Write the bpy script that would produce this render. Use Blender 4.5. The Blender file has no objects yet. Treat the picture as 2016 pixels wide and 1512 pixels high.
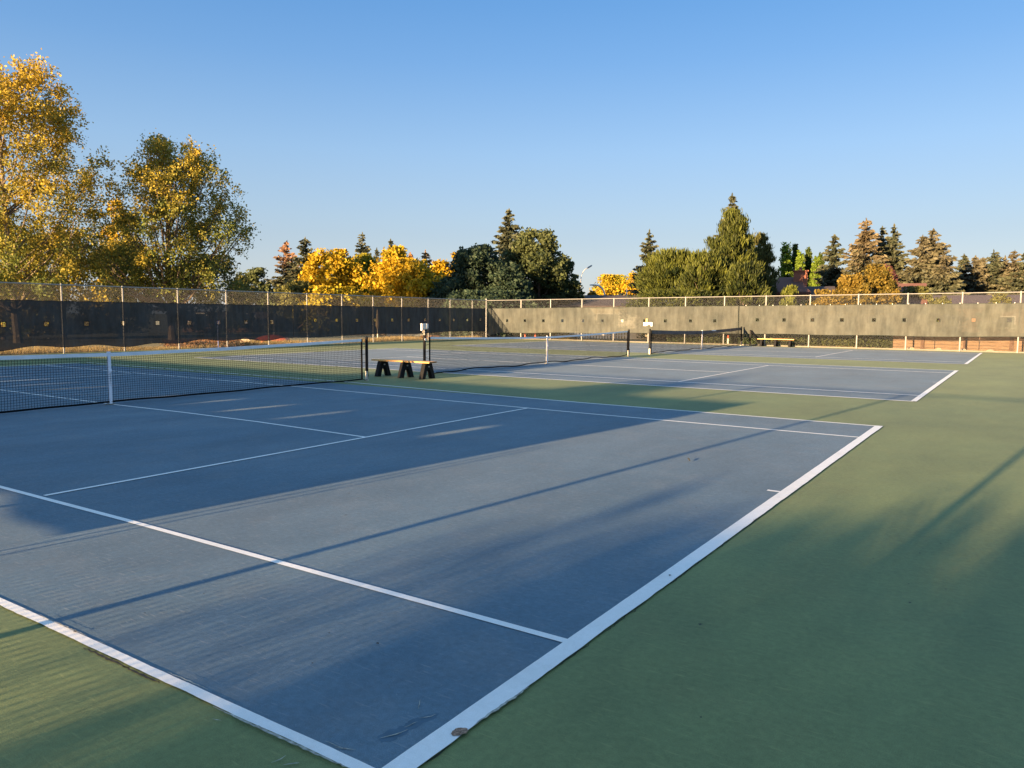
import bpy, math, random
import numpy as np
from mathutils import Matrix, Vector

rnd = random.Random(11)
COL = bpy.context.scene.collection
sc = bpy.context.scene

# ------------------------------------------------------------------ camera numbers (solved from the court lines)
CAM = np.array([13.6527, -7.3769, 1.659])
YAW, PITCH, ROLL, FPX = -0.5901, -0.0896, 0.0070, 1514.21      # FPX for a 2016 px wide frame
fw = np.array([math.cos(PITCH)*math.sin(YAW), math.cos(PITCH)*math.cos(YAW), math.sin(PITCH)])
r0 = np.array([math.cos(YAW), -math.sin(YAW), 0.0]); u0 = np.cross(r0, fw)
RT = math.cos(ROLL)*r0 + math.sin(ROLL)*u0
UP = -math.sin(ROLL)*r0 + math.cos(ROLL)*u0
def pt(u, v, D):
    return CAM + D*((u-1008)/FPX*RT - (v-756)/FPX*UP + fw)
def ground(u, D):
    p = pt(u, 618, D); return float(p[0]), float(p[1])

SUN_AZ = math.radians(7.4); SUN_EL = math.radians(8.0)          # travel of the light: +Y, a little +X

# ------------------------------------------------------------------ helpers
def link(o): COL.objects.link(o); return o
def tag(o, label=None, cat=None, group=None, kind=None):
    if label: o['label'] = label
    if cat: o['category'] = cat
    if group: o['group'] = group
    if kind: o['kind'] = kind
    return o
def thing(name, label, cat, loc=(0, 0, 0), rz=0, group=None):
    o = bpy.data.objects.new(name, None); link(o)
    o.location = loc; o.rotation_euler = (0, 0, rz); o.empty_display_size = .2
    return tag(o, label, cat, group)
def np_mesh(name, V, F, mats, col=None, midx=None, smooth=False):
    """V (n,3), F list or (m,k) array"""
    me = bpy.data.meshes.new(name)
    V = np.asarray(V, dtype=np.float32)
    if isinstance(F, np.ndarray):
        k = F.shape[1]; m = F.shape[0]
        me.vertices.add(len(V)); me.vertices.foreach_set('co', V.ravel())
        me.loops.add(m*k); me.loops.foreach_set('vertex_index', F.ravel().astype(np.int32))
        me.polygons.add(m); me.polygons.foreach_set('loop_start', (np.arange(m)*k).astype(np.int32))
        me.update(calc_edges=True)
    else:
        me.from_pydata([tuple(map(float, v)) for v in V], [], F)
    for mm in (mats if isinstance(mats, (list, tuple)) else [mats]): me.materials.append(mm)
    if midx is not None: me.polygons.foreach_set('material_index', np.asarray(midx, dtype=np.int32))
    if smooth: me.polygons.foreach_set('use_smooth', np.ones(len(me.polygons), dtype=bool))
    if col is not None:
        a = me.color_attributes.new('Col', 'FLOAT_COLOR', 'POINT')
        c = np.ones((len(V), 4), dtype=np.float32); c[:, :3] = col
        a.data.foreach_set('color', c.ravel())
    me.update()
    return me
class MB:
    def __init__(s): s.v = []; s.f = []; s.mi = []; s.cur = 0
    def face(s, idx): s.f.append(tuple(idx)); s.mi.append(s.cur)
    def poly(s, pts):
        b = len(s.v); s.v += [tuple(p) for p in pts]; s.face(range(b, b+len(pts)))
    def box(s, c, d, rz=0.0, rx=0.0):
        b = len(s.v); M = Matrix.Rotation(rz, 3, 'Z') @ Matrix.Rotation(rx, 3, 'X')
        for sx in (-1, 1):
            for sy in (-1, 1):
                for sz in (-1, 1):
                    p = M @ Vector((sx*d[0]/2, sy*d[1]/2, sz*d[2]/2)); s.v.append((c[0]+p.x, c[1]+p.y, c[2]+p.z))
        for q in ((0, 1, 3, 2), (4, 6, 7, 5), (0, 4, 5, 1), (2, 3, 7, 6), (0, 2, 6, 4), (1, 5, 7, 3)): s.face([b+i for i in q])
    def tube(s, P, R, n=8, caps=True):
        """swept tube through points P with radii R"""
        P = [Vector(p) for p in P]
        if not isinstance(R, (list, tuple)): R = [R]*len(P)
        rings = []
        for i, p in enumerate(P):
            d = (P[min(i+1, len(P)-1)] - P[max(i-1, 0)])
            d = d.normalized() if d.length > 1e-9 else Vector((0, 0, 1))
            a = Vector((0, 0, 1)) if abs(d.z) < .9 else Vector((1, 0, 0))
            e1 = d.cross(a).normalized(); e2 = d.cross(e1)
            b = len(s.v); rings.append(b)
            for k in range(n):
                t = 2*math.pi*k/n
                q = p + (e1*math.cos(t) + e2*math.sin(t))*R[i]; s.v.append(tuple(q))
        for i in range(len(P)-1):
            a, b = rings[i], rings[i+1]
            for k in range(n): s.face((a+k, a+(k+1) % n, b+(k+1) % n, b+k))
        if caps:
            s.face([rings[0]+k for k in range(n)][::-1]); s.face([rings[-1]+k for k in range(n)])
    def prism(s, outline, y0, y1, axis='x'):
        """outline in (y,z) extruded along x from y0..y1 (axis x) ; concave outlines are fine"""
        b = len(s.v); n = len(outline)
        for X in (y0, y1):
            for (a, z) in outline: s.v.append((X, a, z) if axis == 'x' else (a, X, z))
        s.face([b+i for i in range(n)][::-1]); s.face([b+n+i for i in range(n)])
        for i in range(n):
            j = (i+1) % n; s.face((b+i, b+j, b+n+j, b+n+i))
    def mesh(s, name, mats, smooth=False): return np_mesh(name, np.array(s.v), s.f, mats, midx=s.mi, smooth=smooth)
    def build(s, name, mats, parent=None, smooth=False, loc=None):
        o = bpy.data.objects.new(name, s.mesh(name, mats, smooth)); link(o)
        if parent is not None: o.parent = parent
        if loc is not None: o.location = loc
        return o
def smooth_by_angle(o, ang=35):
    me = o.data
    try: me.shade_smooth(); me.set_sharp_from_angle(angle=math.radians(ang))
    except Exception: pass

# ------------------------------------------------------------------ materials
def nodes(m):
    m.use_nodes = True; nt = m.node_tree; nt.nodes.clear()
    out = nt.nodes.new('ShaderNodeOutputMaterial'); return nt, out
def tri(nt, scale, detail=5, rough=.6, vec=None, stretch=None):
    n = nt.nodes.new('ShaderNodeTexNoise'); n.inputs['Scale'].default_value = scale
    n.inputs['Detail'].default_value = detail; n.inputs['Roughness'].default_value = rough
    src = vec
    if src is None:
        tc = nt.nodes.new('ShaderNodeTexCoord'); src = tc.outputs['Object']
    if stretch:
        mp = nt.nodes.new('ShaderNodeMapping'); mp.inputs['Scale'].default_value = stretch
        if len(stretch) > 3: pass
        nt.links.new(src, mp.inputs['Vector']); src = mp.outputs['Vector']
    nt.links.new(src, n.inputs['Vector']); return n.outputs['Fac']
def ramp(nt, fac, a, b, p0=.3, p1=.7):
    r = nt.nodes.new('ShaderNodeValToRGB'); r.color_ramp.elements[0].position = p0; r.color_ramp.elements[1].position = p1
    r.color_ramp.elements[0].color = (*a, 1) if len(a) == 3 else a; r.color_ramp.elements[1].color = (*b, 1) if len(b) == 3 else b
    nt.links.new(fac, r.inputs['Fac']); return r.outputs['Color']
def mixc(nt, fac, a, b, mode='MIX'):
    n = nt.nodes.new('ShaderNodeMix'); n.data_type = 'RGBA'; n.blend_type = mode
    for s, v in ((n.inputs[0], fac), (n.inputs[6], a), (n.inputs[7], b)):
        if isinstance(v, (int, float)): s.default_value = v
        elif isinstance(v, tuple): s.default_value = (*v, 1) if len(v) == 3 else v
        else: nt.links.new(v, s)
    return n.outputs[2]
def mul(c, k): return tuple(min(1, x*k) for x in c)
def mat(name, c, rough=.6, var=.18, scale=6., bump=0., metal=0., stretch=None, spec=.5, detail=5):
    m = bpy.data.materials.new(name); nt, out = nodes(m)
    p = nt.nodes.new('ShaderNodeBsdfPrincipled'); nt.links.new(p.outputs[0], out.inputs[0])
    f = tri(nt, scale, detail, stretch=stretch)
    nt.links.new(ramp(nt, f, mul(c, 1-var), mul(c, 1+var)), p.inputs['Base Color'])
    p.inputs['Roughness'].default_value = rough; p.inputs['Metallic'].default_value = metal
    p.inputs['Specular IOR Level'].default_value = spec
    if bump:
        b = nt.nodes.new('ShaderNodeBump'); b.inputs['Strength'].default_value = bump; b.inputs['Distance'].default_value = .01
        nt.links.new(tri(nt, scale*4, 4), b.inputs['Height']); nt.links.new(b.outputs[0], p.inputs['Normal'])
    return m
def court_mat(name, base, blot, worn, rough=.78):
    """acrylic court paint: blotches of wear, fine grain, faint scuffs"""
    m = bpy.data.materials.new(name); nt, out = nodes(m)
    p = nt.nodes.new('ShaderNodeBsdfPrincipled'); nt.links.new(p.outputs[0], out.inputs[0])
    c = ramp(nt, tri(nt, .45, 7, .62), base, blot, .32, .72)
    w = tri(nt, 1.7, 8, .7)
    wr = nt.nodes.new('ShaderNodeMapRange'); wr.inputs[1].default_value = .5; wr.inputs[2].default_value = .82
    wr.inputs[3].default_value = 0; wr.inputs[4].default_value = .55; nt.links.new(w, wr.inputs[0])
    c = mixc(nt, wr.outputs[0], c, worn)
    g = tri(nt, 240, 3, .8)
    c = mixc(nt, .55, c, ramp(nt, g, (.25, .25, .25), (.78, .78, .78), .35, .65), 'OVERLAY')
    c = mixc(nt, .6, c, ramp(nt, tri(nt, 26, 5, .7), (.38, .38, .38), (.62, .62, .62), .3, .7), 'OVERLAY')
    c = mixc(nt, .8, c, ramp(nt, tri(nt, .9, 9, .75, stretch=(1, .45, 1)), (.36, .36, .37), (.63, .63, .62), .28, .72), 'OVERLAY')
    ch = nt.nodes.new('ShaderNodeMapRange'); ch.inputs[1].default_value = .72; ch.inputs[2].default_value = .78
    ch.inputs[3].default_value = 0; ch.inputs[4].default_value = .5; nt.links.new(tri(nt, 55, 2, .5), ch.inputs[0])
    c = mixc(nt, ch.outputs[0], c, mul(worn, 1.6))
    # scuffs: thin, stretched noise
    s = tri(nt, 9, 2, .4, stretch=(1, 7, 1))
    sr = nt.nodes.new('ShaderNodeMapRange'); sr.inputs[1].default_value = .62; sr.inputs[2].default_value = .72
    sr.inputs[3].default_value = 0; sr.inputs[4].default_value = .40; nt.links.new(s, sr.inputs[0])
    c = mixc(nt, sr.outputs[0], c, mul(worn, 1.35))
    nt.links.new(c, p.inputs['Base Color'])
    p.inputs['Roughness'].default_value = rough; p.inputs['Specular IOR Level'].default_value = .3
    p.inputs['Sheen Weight'].default_value = .022; p.inputs['Sheen Roughness'].default_value = .55; p.inputs['Sheen Tint'].default_value = (.95, 1, .95, 1)
    b = nt.nodes.new('ShaderNodeBump'); b.inputs['Strength'].default_value = .35; b.inputs['Distance'].default_value = .004
    nt.links.new(tri(nt, 160, 4, .7), b.inputs['Height'])
    b2 = nt.nodes.new('ShaderNodeBump'); b2.inputs['Strength'].default_value = .25; b2.inputs['Distance'].default_value = .01
    nt.links.new(tri(nt, 3.2, 3, .5), b2.inputs['Height']); nt.links.new(b.outputs[0], b2.inputs['Normal'])
    nt.links.new(b2.outputs[0], p.inputs['Normal'])
    return m
def leaf_mat(name='leaf', trans=.3, tint=(1, 1, 1)):
    m = bpy.data.materials.new(name); nt, out = nodes(m)
    at = nt.nodes.new('ShaderNodeAttribute'); at.attribute_name = 'Col'
    oi = nt.nodes.new('ShaderNodeObjectInfo')
    c = mixc(nt, 1.0, at.outputs['Color'], oi.outputs['Color'], 'MULTIPLY')
    d = nt.nodes.new('ShaderNodeBsdfPrincipled'); d.inputs['Roughness'].default_value = .62; d.inputs['Specular IOR Level'].default_value = .25
    nt.links.new(c, d.inputs['Base Color'])
    t = nt.nodes.new('ShaderNodeBsdfTranslucent'); nt.links.new(c, t.inputs['Color'])
    mx = nt.nodes.new('ShaderNodeMixShader'); mx.inputs[0].default_value = trans
    nt.links.new(d.outputs[0], mx.inputs[1]); nt.links.new(t.outputs[0], mx.inputs[2]); nt.links.new(mx.outputs[0], out.inputs[0])
    return m
def screen_mat(name, c1, c2, transp):
    m = bpy.data.materials.new(name); nt, out = nodes(m)
    p = nt.nodes.new('ShaderNodeBsdfPrincipled'); p.inputs['Roughness'].default_value = .75; p.inputs['Specular IOR Level'].default_value = .2
    f = tri(nt, 1.1, 8, .65); c = ramp(nt, f, c1, c2, .3, .7)
    tc = nt.nodes.new('ShaderNodeTexCoord')
    fold = tri(nt, 1.3, 6, .65, stretch=(1.5, 1.5, .9))
    c = mixc(nt, .5, c, ramp(nt, fold, (.38, .38, .38), (.62, .62, .62), .35, .65), 'OVERLAY')  # soft fold shading painted into the cloth colour, mixed with fading and stains
    mp2 = nt.nodes.new('ShaderNodeMapping'); mp2.inputs['Rotation'].default_value = (0, .75, 0); mp2.inputs['Scale'].default_value = (3.6, 3.6, .7)
    nt.links.new(tc.outputs['Object'], mp2.inputs['Vector']); f2 = tri(nt, 1.2, 4, .6, vec=mp2.outputs['Vector'])
    c = mixc(nt, .6, c, ramp(nt, f2, (.34, .34, .34), (.68, .68, .68), .35, .65), 'OVERLAY')  # diagonal wrinkle shading, likewise painted into the colour
    nt.links.new(c, p.inputs['Base Color'])
    b = nt.nodes.new('ShaderNodeBump'); b.inputs['Strength'].default_value = .9; b.inputs['Distance'].default_value = .05
    nt.links.new(tri(nt, 2.6, 5, .6), b.inputs['Height']); nt.links.new(b.outputs[0], p.inputs['Normal'])
    tr = nt.nodes.new('ShaderNodeBsdfTransparent')
    # torn, thin spots let more through
    th = nt.nodes.new('ShaderNodeMapRange'); th.inputs[1].default_value = .66; th.inputs[2].default_value = .72
    th.inputs[3].default_value = transp; th.inputs[4].default_value = min(1, transp+.16); nt.links.new(tri(nt, 3.5, 6, .7), th.inputs[0])
    mx = nt.nodes.new('ShaderNodeMixShader'); nt.links.new(th.outputs[0], mx.inputs[0])
    nt.links.new(p.outputs[0], mx.inputs[1]); nt.links.new(tr.outputs[0], mx.inputs[2]); nt.links.new(mx.outputs[0], out.inputs[0])
    return m

M = {}
M['blue'] = court_mat('blue_acrylic', (.076, .136, .186), (.106, .162, .206), (.165, .186, .200))
M['green'] = court_mat('green_acrylic', (.126, .168, .070), (.162, .196, .074), (.190, .204, .080))
M['line'] = court_mat('white_line_paint', (.74, .74, .72), (.80, .80, .78), (.56, .56, .53))
M['line_thin'] = mat('white_tape_paint', (.74, .75, .75), .7, .06, 3.5)
M['crack'] = mat('crack', (.035, .035, .03), .95, .4, 30)
M['peel'] = mat('peeled_edge', (.33, .33, .28), .9, .5, 40)
M['pit'] = mat('bare_asphalt', (.30, .19, .13), .95, .75, 90, .6)
M['patch'] = mat('dark_blue_patch', (.060, .116, .168), .8, .2, 12)
M['galv'] = mat('galvanised_steel', (.28, .28, .27), .55, .12, 8, 0, .35)
M['wire'] = mat('galvanised_wire', (.27, .27, .26), .6, .15, 5, 0, .3)
M['black'] = mat('black_paint', (.006, .006, .007), .6, .3, 12, spec=.2)
M['cord'] = mat('black_net_cord', (.006, .006, .007), .9, .3, 20, spec=.1)
M['tape'] = mat('white_vinyl_tape', (.84, .84, .84), .6, .10, 5, .1)
M['strap'] = mat('white_webbing', (.84, .83, .87), .7, .12, 14, .2)
M['dtape'] = mat('grey_vinyl_tape', (.065, .065, .072), .6, .25, 5)
M['bare'] = mat('worn_primer', (.62, .56, .46), .6, .25, 10, .2)
M['plank'] = mat('oiled_pine', (.72, .37, .11), .5, .28, 3, .1, stretch=(2, 40, 40))
M['endgrain'] = mat('end_grain', (.26, .13, .05), .7, .3, 20)
M['leg'] = mat('black_plastic', (.008, .008, .009), .7, .3, 9, .1, spec=.2)
M['white'] = mat('white_plastic', (.72, .70, .64), .5, .05, 9)
M['paper'] = mat('white_paper', (.78, .78, .76), .7, .04, 9)
M['bark'] = mat('grey_brown_bark', (.13, .10, .075), .9, .35, 9, .5)
M['bark_pale'] = mat('pale_poplar_bark', (.15, .12, .085), .85, .4, 6, .5)
M['leaf'] = leaf_mat('foliage', .38)
M['needle'] = leaf_mat('needles', .10)
M['screenL'] = screen_mat('black_mesh_cloth', (.026, .034, .040), (.042, .050, .056), .07)
M['screenB'] = screen_mat('olive_mesh_cloth', (.046, .053, .050), (.078, .083, .074), .08)
M['hem'] = mat('black_hem', (.010, .011, .011), .8, .2, 10)
M['hemB'] = mat('olive_hem', (.030, .040, .036), .8, .2, 10)
M['brick'] = mat('red_brick', (.26, .10, .06), .85, .25, 12, .3)
M['roof_red'] = mat('dark_red_shingles', (.125, .055, .042), .9, .3, 14, .4)
M['roof_dark'] = mat('dark_brown_shingles', (.045, .034, .034), .9, .3, 14, .4)
M['roof_grey'] = mat('grey_brown_shingles', (.070, .052, .056), .9, .25, 14, .4)
M['roof_pink'] = mat('faded_shingles', (.19, .125, .10), .9, .25, 14, .4)
M['wall_beige'] = mat('beige_stucco', (.34, .29, .21), .9, .1, 8, .2)
M['wall_cream'] = mat('cream_siding', (.46, .41, .31), .8, .08, 3)
M['wall_brown'] = mat('brown_siding', (.14, .085, .055), .85, .15, 4)
M['pane'] = mat('window_glass', (.03, .035, .04), .12, .2, 3, spec=.8)
M['trim'] = mat('white_trim', (.62, .60, .55), .6, .06, 5)
M['timber'] = mat('orange_timber', (.125, .078, .044), .8, .45, 2.5, .4, stretch=(1, 8, 14))
M['timber_post'] = mat('dark_timber', (.075, .040, .024), .85, .3, 5, .3)
M['stone'] = mat('pale_stone', (.38, .31, .20), .9, .3, 5, .5)
M['lamp'] = mat('lamp_metal', (.40, .40, .40), .5, .05, 5, 0, .4)
M['lamp_white'] = mat('white_lamp_paint', (.70, .66, .58), .5, .05, 5)
M['red'] = mat('orange_red_paint', (.42, .075, .03), .6, .1, 8)
M['bluesign'] = mat('blue_sign', (.02, .10, .50), .4, .05, 8)
M['greyboard'] = mat('grey_boards', (.17, .18, .16), .85, .25, 4, .2)
M['concrete'] = mat('concrete_kerb', (.20, .185, .15), .9, .15, 7, .3)
M['asphalt'] = mat('asphalt', (.055, .055, .055), .9, .2, 20, .3)

# ground: dry autumn turf
gm = bpy.data.materials.new('dry_turf'); nt, out = nodes(gm)
p = nt.nodes.new('ShaderNodeBsdfPrincipled'); nt.links.new(p.outputs[0], out.inputs[0])
c = ramp(nt, tri(nt, .35, 8, .65), (.060, .070, .022), (.150, .115, .045), .35, .68)
c = mixc(nt, .5, c, ramp(nt, tri(nt, 22, 4, .7), (.3, .3, .3), (.7, .7, .7)), 'OVERLAY'); nt.links.new(c, p.inputs['Base Color'])
p.inputs['Roughness'].default_value = .95
M['turf'] = gm

# ------------------------------------------------------------------ world and sun
w = bpy.data.worlds.new('World'); sc.world = w; w.use_nodes = True
wn = w.node_tree; wn.nodes.clear()
wo = wn.nodes.new('ShaderNodeOutputWorld'); bg = wn.nodes.new('ShaderNodeBackground'); sky = wn.nodes.new('ShaderNodeTexSky')
sky.sky_type = 'NISHITA'; sky.sun_disc = False; sky.sun_elevation = SUN_EL; sky.sun_rotation = math.pi + SUN_AZ
sky.altitude = 600; sky.air_density = 1.0; sky.dust_density = .6; sky.ozone_density = 3.0
bg.inputs[1].default_value = .078
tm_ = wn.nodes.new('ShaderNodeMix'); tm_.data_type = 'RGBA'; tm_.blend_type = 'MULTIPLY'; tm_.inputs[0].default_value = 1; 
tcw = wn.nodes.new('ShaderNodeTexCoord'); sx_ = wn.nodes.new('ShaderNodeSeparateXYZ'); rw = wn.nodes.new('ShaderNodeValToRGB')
wn.links.new(tcw.outputs['Generated'], sx_.inputs[0]); wn.links.new(sx_.outputs['Z'], rw.inputs['Fac'])   # sky tint by elevation, boosted above the frame to brighten the shade
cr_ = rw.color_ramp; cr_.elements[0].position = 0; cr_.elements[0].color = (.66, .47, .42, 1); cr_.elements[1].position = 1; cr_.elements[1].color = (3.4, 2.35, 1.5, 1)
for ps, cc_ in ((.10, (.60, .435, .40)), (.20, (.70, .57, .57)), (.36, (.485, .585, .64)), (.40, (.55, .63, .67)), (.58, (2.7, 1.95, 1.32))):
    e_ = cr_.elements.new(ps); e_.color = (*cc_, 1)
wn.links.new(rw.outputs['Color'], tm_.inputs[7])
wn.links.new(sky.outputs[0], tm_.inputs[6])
rg = wn.nodes.new('ShaderNodeValToRGB'); wn.links.new(sx_.outputs['Z'], rg.inputs['Fac'])      # clear autumn sky: pale at the horizon, deeper blue above, zenith lightened to lift the shade
def lin(c): return tuple(((x/255+.055)/1.055)**2.4*1.08 for x in c)
g_ = rg.color_ramp; g_.elements[0].position = 0; g_.elements[0].color = (*lin((196, 211, 224)), 1); g_.elements[1].position = 1; g_.elements[1].color = (*lin((150, 190, 235)), 1)
for ps, c8 in ((.06, (196, 214, 230)), (.12, (184, 211, 234)), (.2, (160, 199, 236)), (.3, (126, 176, 231)), (.38, (104, 160, 223)), (.6, (104, 158, 220))):
    e_ = g_.elements.new(ps); e_.color = (*lin(c8), 1)
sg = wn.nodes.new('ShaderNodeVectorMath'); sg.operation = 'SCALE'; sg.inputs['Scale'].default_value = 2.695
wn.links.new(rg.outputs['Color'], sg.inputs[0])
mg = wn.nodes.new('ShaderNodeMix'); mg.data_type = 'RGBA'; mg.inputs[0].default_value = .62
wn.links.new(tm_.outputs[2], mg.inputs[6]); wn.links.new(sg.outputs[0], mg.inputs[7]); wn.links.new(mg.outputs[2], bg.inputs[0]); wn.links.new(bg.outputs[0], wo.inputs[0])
sd = bpy.data.lights.new('sun', 'SUN'); sd.energy = 5.0; sd.angle = math.radians(.55); sd.color = (1.0, .665, .345)
so = bpy.data.objects.new('sun', sd); link(so)
tr = Vector((math.sin(SUN_AZ)*math.cos(SUN_EL), math.cos(SUN_AZ)*math.cos(SUN_EL), -math.sin(SUN_EL)))
so.rotation_euler = tr.to_track_quat('-Z', 'Y').to_euler(); so.location = (-8, -60, 12)
sc.view_settings.view_transform = 'Standard'; sc.view_settings.look = 'None'; sc.view_settings.gamma = 1
sc.view_settings.exposure = 2.25

cd = bpy.data.cameras.new('camera'); cam = bpy.data.objects.new('camera', cd); link(cam)
cd.sensor_width = 36; cd.lens = FPX/2016*36; cd.clip_end = 3000; cd.clip_start = .05
cam.matrix_world = Matrix(((RT[0], UP[0], -fw[0], CAM[0]), (RT[1], UP[1], -fw[1], CAM[1]), (RT[2], UP[2], -fw[2], CAM[2]), (0, 0, 0, 1)))
sc.camera = cam

# ------------------------------------------------------------------ ground and courts
FXL, FYB, FYN, FXR = -18.3, 37.0, -8.05, 18.3
b = MB(); b.poly([(-900, -500, -.06), (900, -500, -.06), (900, 1200, -.06), (-900, 1200, -.06)])
tag(b.build('ground', M['turf']), 'dry autumn grass around the tennis courts and under the trees', kind='structure')
b = MB(); b.box((0, (FYB+FYN)/2, -.05), (FXR-FXL+.5, FYB-FYN+.5, .10))
tag(b.build('court_surface', M['green']), 'green painted court surface around and between the blue courts', kind='structure')
YC = [0.0, 15.12, 30.18]
HL, HW = 11.885, 5.485
def bow(pts, y):                                    # slight unevenness of the painted lines
    return pts
def strip(mb, P, wdt, z, e0=0., e1=0., step=.06, seed=0):
    """painted line through points P (x,y), width wdt, ragged edges e0 (left) / e1 (right)"""
    r = random.Random(seed); L = []
    for i in range(len(P)-1):
        a = Vector((*P[i], 0)); c = Vector((*P[i+1], 0)); n = max(1, int((c-a).length/step))
        for k in range(n + (1 if i == len(P)-2 else 0)): L.append(a.lerp(c, k/n))
    b0 = len(mb.v); n0 = n1 = 0.
    for i, p in enumerate(L):
        d = (L[min(i+1, len(L)-1)]-L[max(i-1, 0)]).normalized(); n = Vector((-d.y, d.x, 0))
        n0 = .75*n0 + r.gauss(0, e0); n1 = .75*n1 + r.gauss(0, e1)
        q0 = p + n*(wdt/2+n0); q1 = p - n*(wdt/2+n1)
        mb.v += [(q0.x, q0.y, z), (q1.x, q1.y, z)]
    for i in range(len(L)-1): mb.face((b0+2*i+1, b0+2*i+3, b0+2*i+2, b0+2*i))
for ci, yc in enumerate(YC):
    b = MB(); b.poly([(-HL+.05, yc-HW+.03, .004), (HL-.05, yc-HW+.03, .004), (HL-.05, yc+HW-.03, .004), (-HL+.05, yc+HW-.03, .004)])
    tag(b.build('blue_court', M['blue']), ['nearest blue tennis court, half in shade', 'middle blue tennis court beside the bench', 'farthest blue tennis court along the olive windscreen'][ci], kind='structure')
    b = MB(); first = ci == 0
    st = .05 if first else .5
    ragged = .0016 if first else 0.
    # sidelines
    if first:
        strip(b, [(-HL, yc-5.46), (HL-.06, yc-5.455)], .055, .008, .0006, .0014, st, 1)
        strip(b, [(-HL, yc-4.22), (0, -4.20), (5.6, -4.125), (7.7, -4.09), (11.3, -4.077), (HL-.08, -4.075)], .052, .008, .0003, .0003, .2, 2)
        strip(b, [(-HL, 4.30), (0, 4.33), (5.4, 4.13), (7.56, 4.06), (HL-.08, 4.05)], .062, .008, .0003, .0003, .2, 3)
        strip(b, [(-HL, 5.75), (0, 5.86), (4.4, 5.53), (6.8, 5.44), (HL-.06, 5.41)], .066, .008, .0003, .0003, .2, 4)
    else:
        for s in (-1, 1):
            strip(b, [(-HL, yc+s*5.46), (HL-.06, yc+s*5.46)], .088, .008, 0, 0, 1)
            strip(b, [(-HL+.05, yc+s*4.09), (HL-.08, yc+s*4.09)], .088, .008, 0, 0, 1)
    # service and centre lines
    for s in (-1, 1):
        if first and s == 1: strip(b, [(6.37, -4.06), (6.36, -3), (6.34, -.5), (6.32, 1.5), (6.32, 4.08)], .052, .010, .0002, .0002, .2, 5)
        else: strip(b, [(s*6.375, yc-4.09), (s*6.375, yc+4.09)], .05, .010, 0, 0, 1)
    if first: strip(b, [(-6.35, .04), (0, .04), (2, .13), (3.9, .14), (6.31, .04)], .052, .008, .0002, .0002, .2, 6)
    else: strip(b, [(-6.35, yc), (6.35, yc)], .085, .008, 0, 0, 1)
    for s in (-1, 1): strip(b, [(s*11.66, yc), (s*11.80, yc)], .05, .008, 0, 0, 1)
    # baselines, thick
    strip(b, [(HL-.05, yc-HW), (HL-.05, yc+HW-.06)], .105, .012, .0004 if first else 0, .0013 if first else 0, st, 7)
    strip(b, [(-HL+.05, yc-HW), (-HL+.05, yc+HW)], .10, .012, 0, 0, 1)
    tag(b.build('court_lines', M['line']), ['white lines of the nearest blue court', 'white lines of the middle blue court', 'white lines of the farthest blue court'][ci], kind='structure')

# damage and dirt along the nearest lines
b = MB(); r = random.Random(4)
def crackline(P, w0, seed, z=.0145, step=.025, amp=.004):
    r = random.Random(seed); L = []
    for i in range(len(P)-1):
        a = Vector((*P[i], 0)); c = Vector((*P[i+1], 0)); n = max(1, int((c-a).length/step))
        for k in range(n): L.append(a.lerp(c, k/n)+Vector((r.gauss(0, amp), r.gauss(0, amp), 0)))
    L.append(Vector((*P[-1], 0)))
    b0 = len(b.v)
    for i, p in enumerate(L):
        t = math.sin(math.pi*min(1, max(0, i/(len(L)-1)))); ww = w0*(.25+t*r.uniform(.5, 1.2))
        d = (L[min(i+1, len(L)-1)]-L[max(i-1, 0)]).normalized(); n = Vector((-d.y, d.x, 0))
        b.v.append((*(p+n*ww/2).to_tuple()[:2], z)); b.v.append((*(p-n*ww/2).to_tuple()[:2], z))
    for i in range(len(L)-1): b.face((b0+2*i, b0+2*i+1, b0+2*i+3, b0+2*i+2))
for k, (y0, y1) in enumerate([(-4.35, -4.0), (-3.95, -3.3), (-3.1, -2.2), (-5.3, -5.15), (-1.6, -.9), (-2.1, -1.75)]):
    crackline([(HL+.003, y0), (HL+.004, y1)], .005, 10+k, .0035)
for k, (x0, x1) in enumerate([(9.85, 10.25), (10.2, 10.5)]):
    crackline([(x0, -5.497), (x1, -5.495)], .012, 20+k, .0035, .02, .003)
tag(b.build('surface_crack', M['crack']), 'thin dark cracks along the edges of the nearest court lines', kind='structure')
b = MB()
for k, (P, w0) in enumerate([([(10.9, -5.499), (11.7, -5.493)], .012), ([(9.25, -5.43), (9.75, -5.428)], .006), ([(10.45, -5.425), (10.75, -5.42)], .005),
        ([(11.885, -5.0), (11.895, -4.6)], .012)]):
    crackline(P, w0, 40+k, .0135, .02, .002)
def at0(u, v): 
    d = (u-1008)/FPX*RT - (v-756)/FPX*UP + fw; t = -CAM[2]/d[2]; q = CAM+d*t; return (float(q[0]), float(q[1]))
for k, (P, w0) in enumerate([([(746, 1458), (770, 1452), (803, 1440)], .006), ([(797, 1436), (822, 1424)], .004), ([(824, 1417), (851, 1414), (858, 1409)], .005),
        ([(658, 1475), (700, 1480)], .004), ([(640, 1463), (680, 1478)], .003), ([(534, 1506), (553, 1498), (563, 1491)], .004), ([(556, 1510), (590, 1506)], .004), ([(826, 1380), (825, 1400)], .004),
        ([(420, 1418), (436, 1422)], .004), ([(44, 1202), (60, 1206)], .004), ([(190, 1264), (208, 1271)], .003)]):
    crackline([at0(*q) for q in P], w0, 60+k, .0085, .02, .0015)
tag(b.build('peeled_paint', M['peel']), 'pale peeling paint flakes near the closest court corner', kind='structure')
b = MB()
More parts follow.
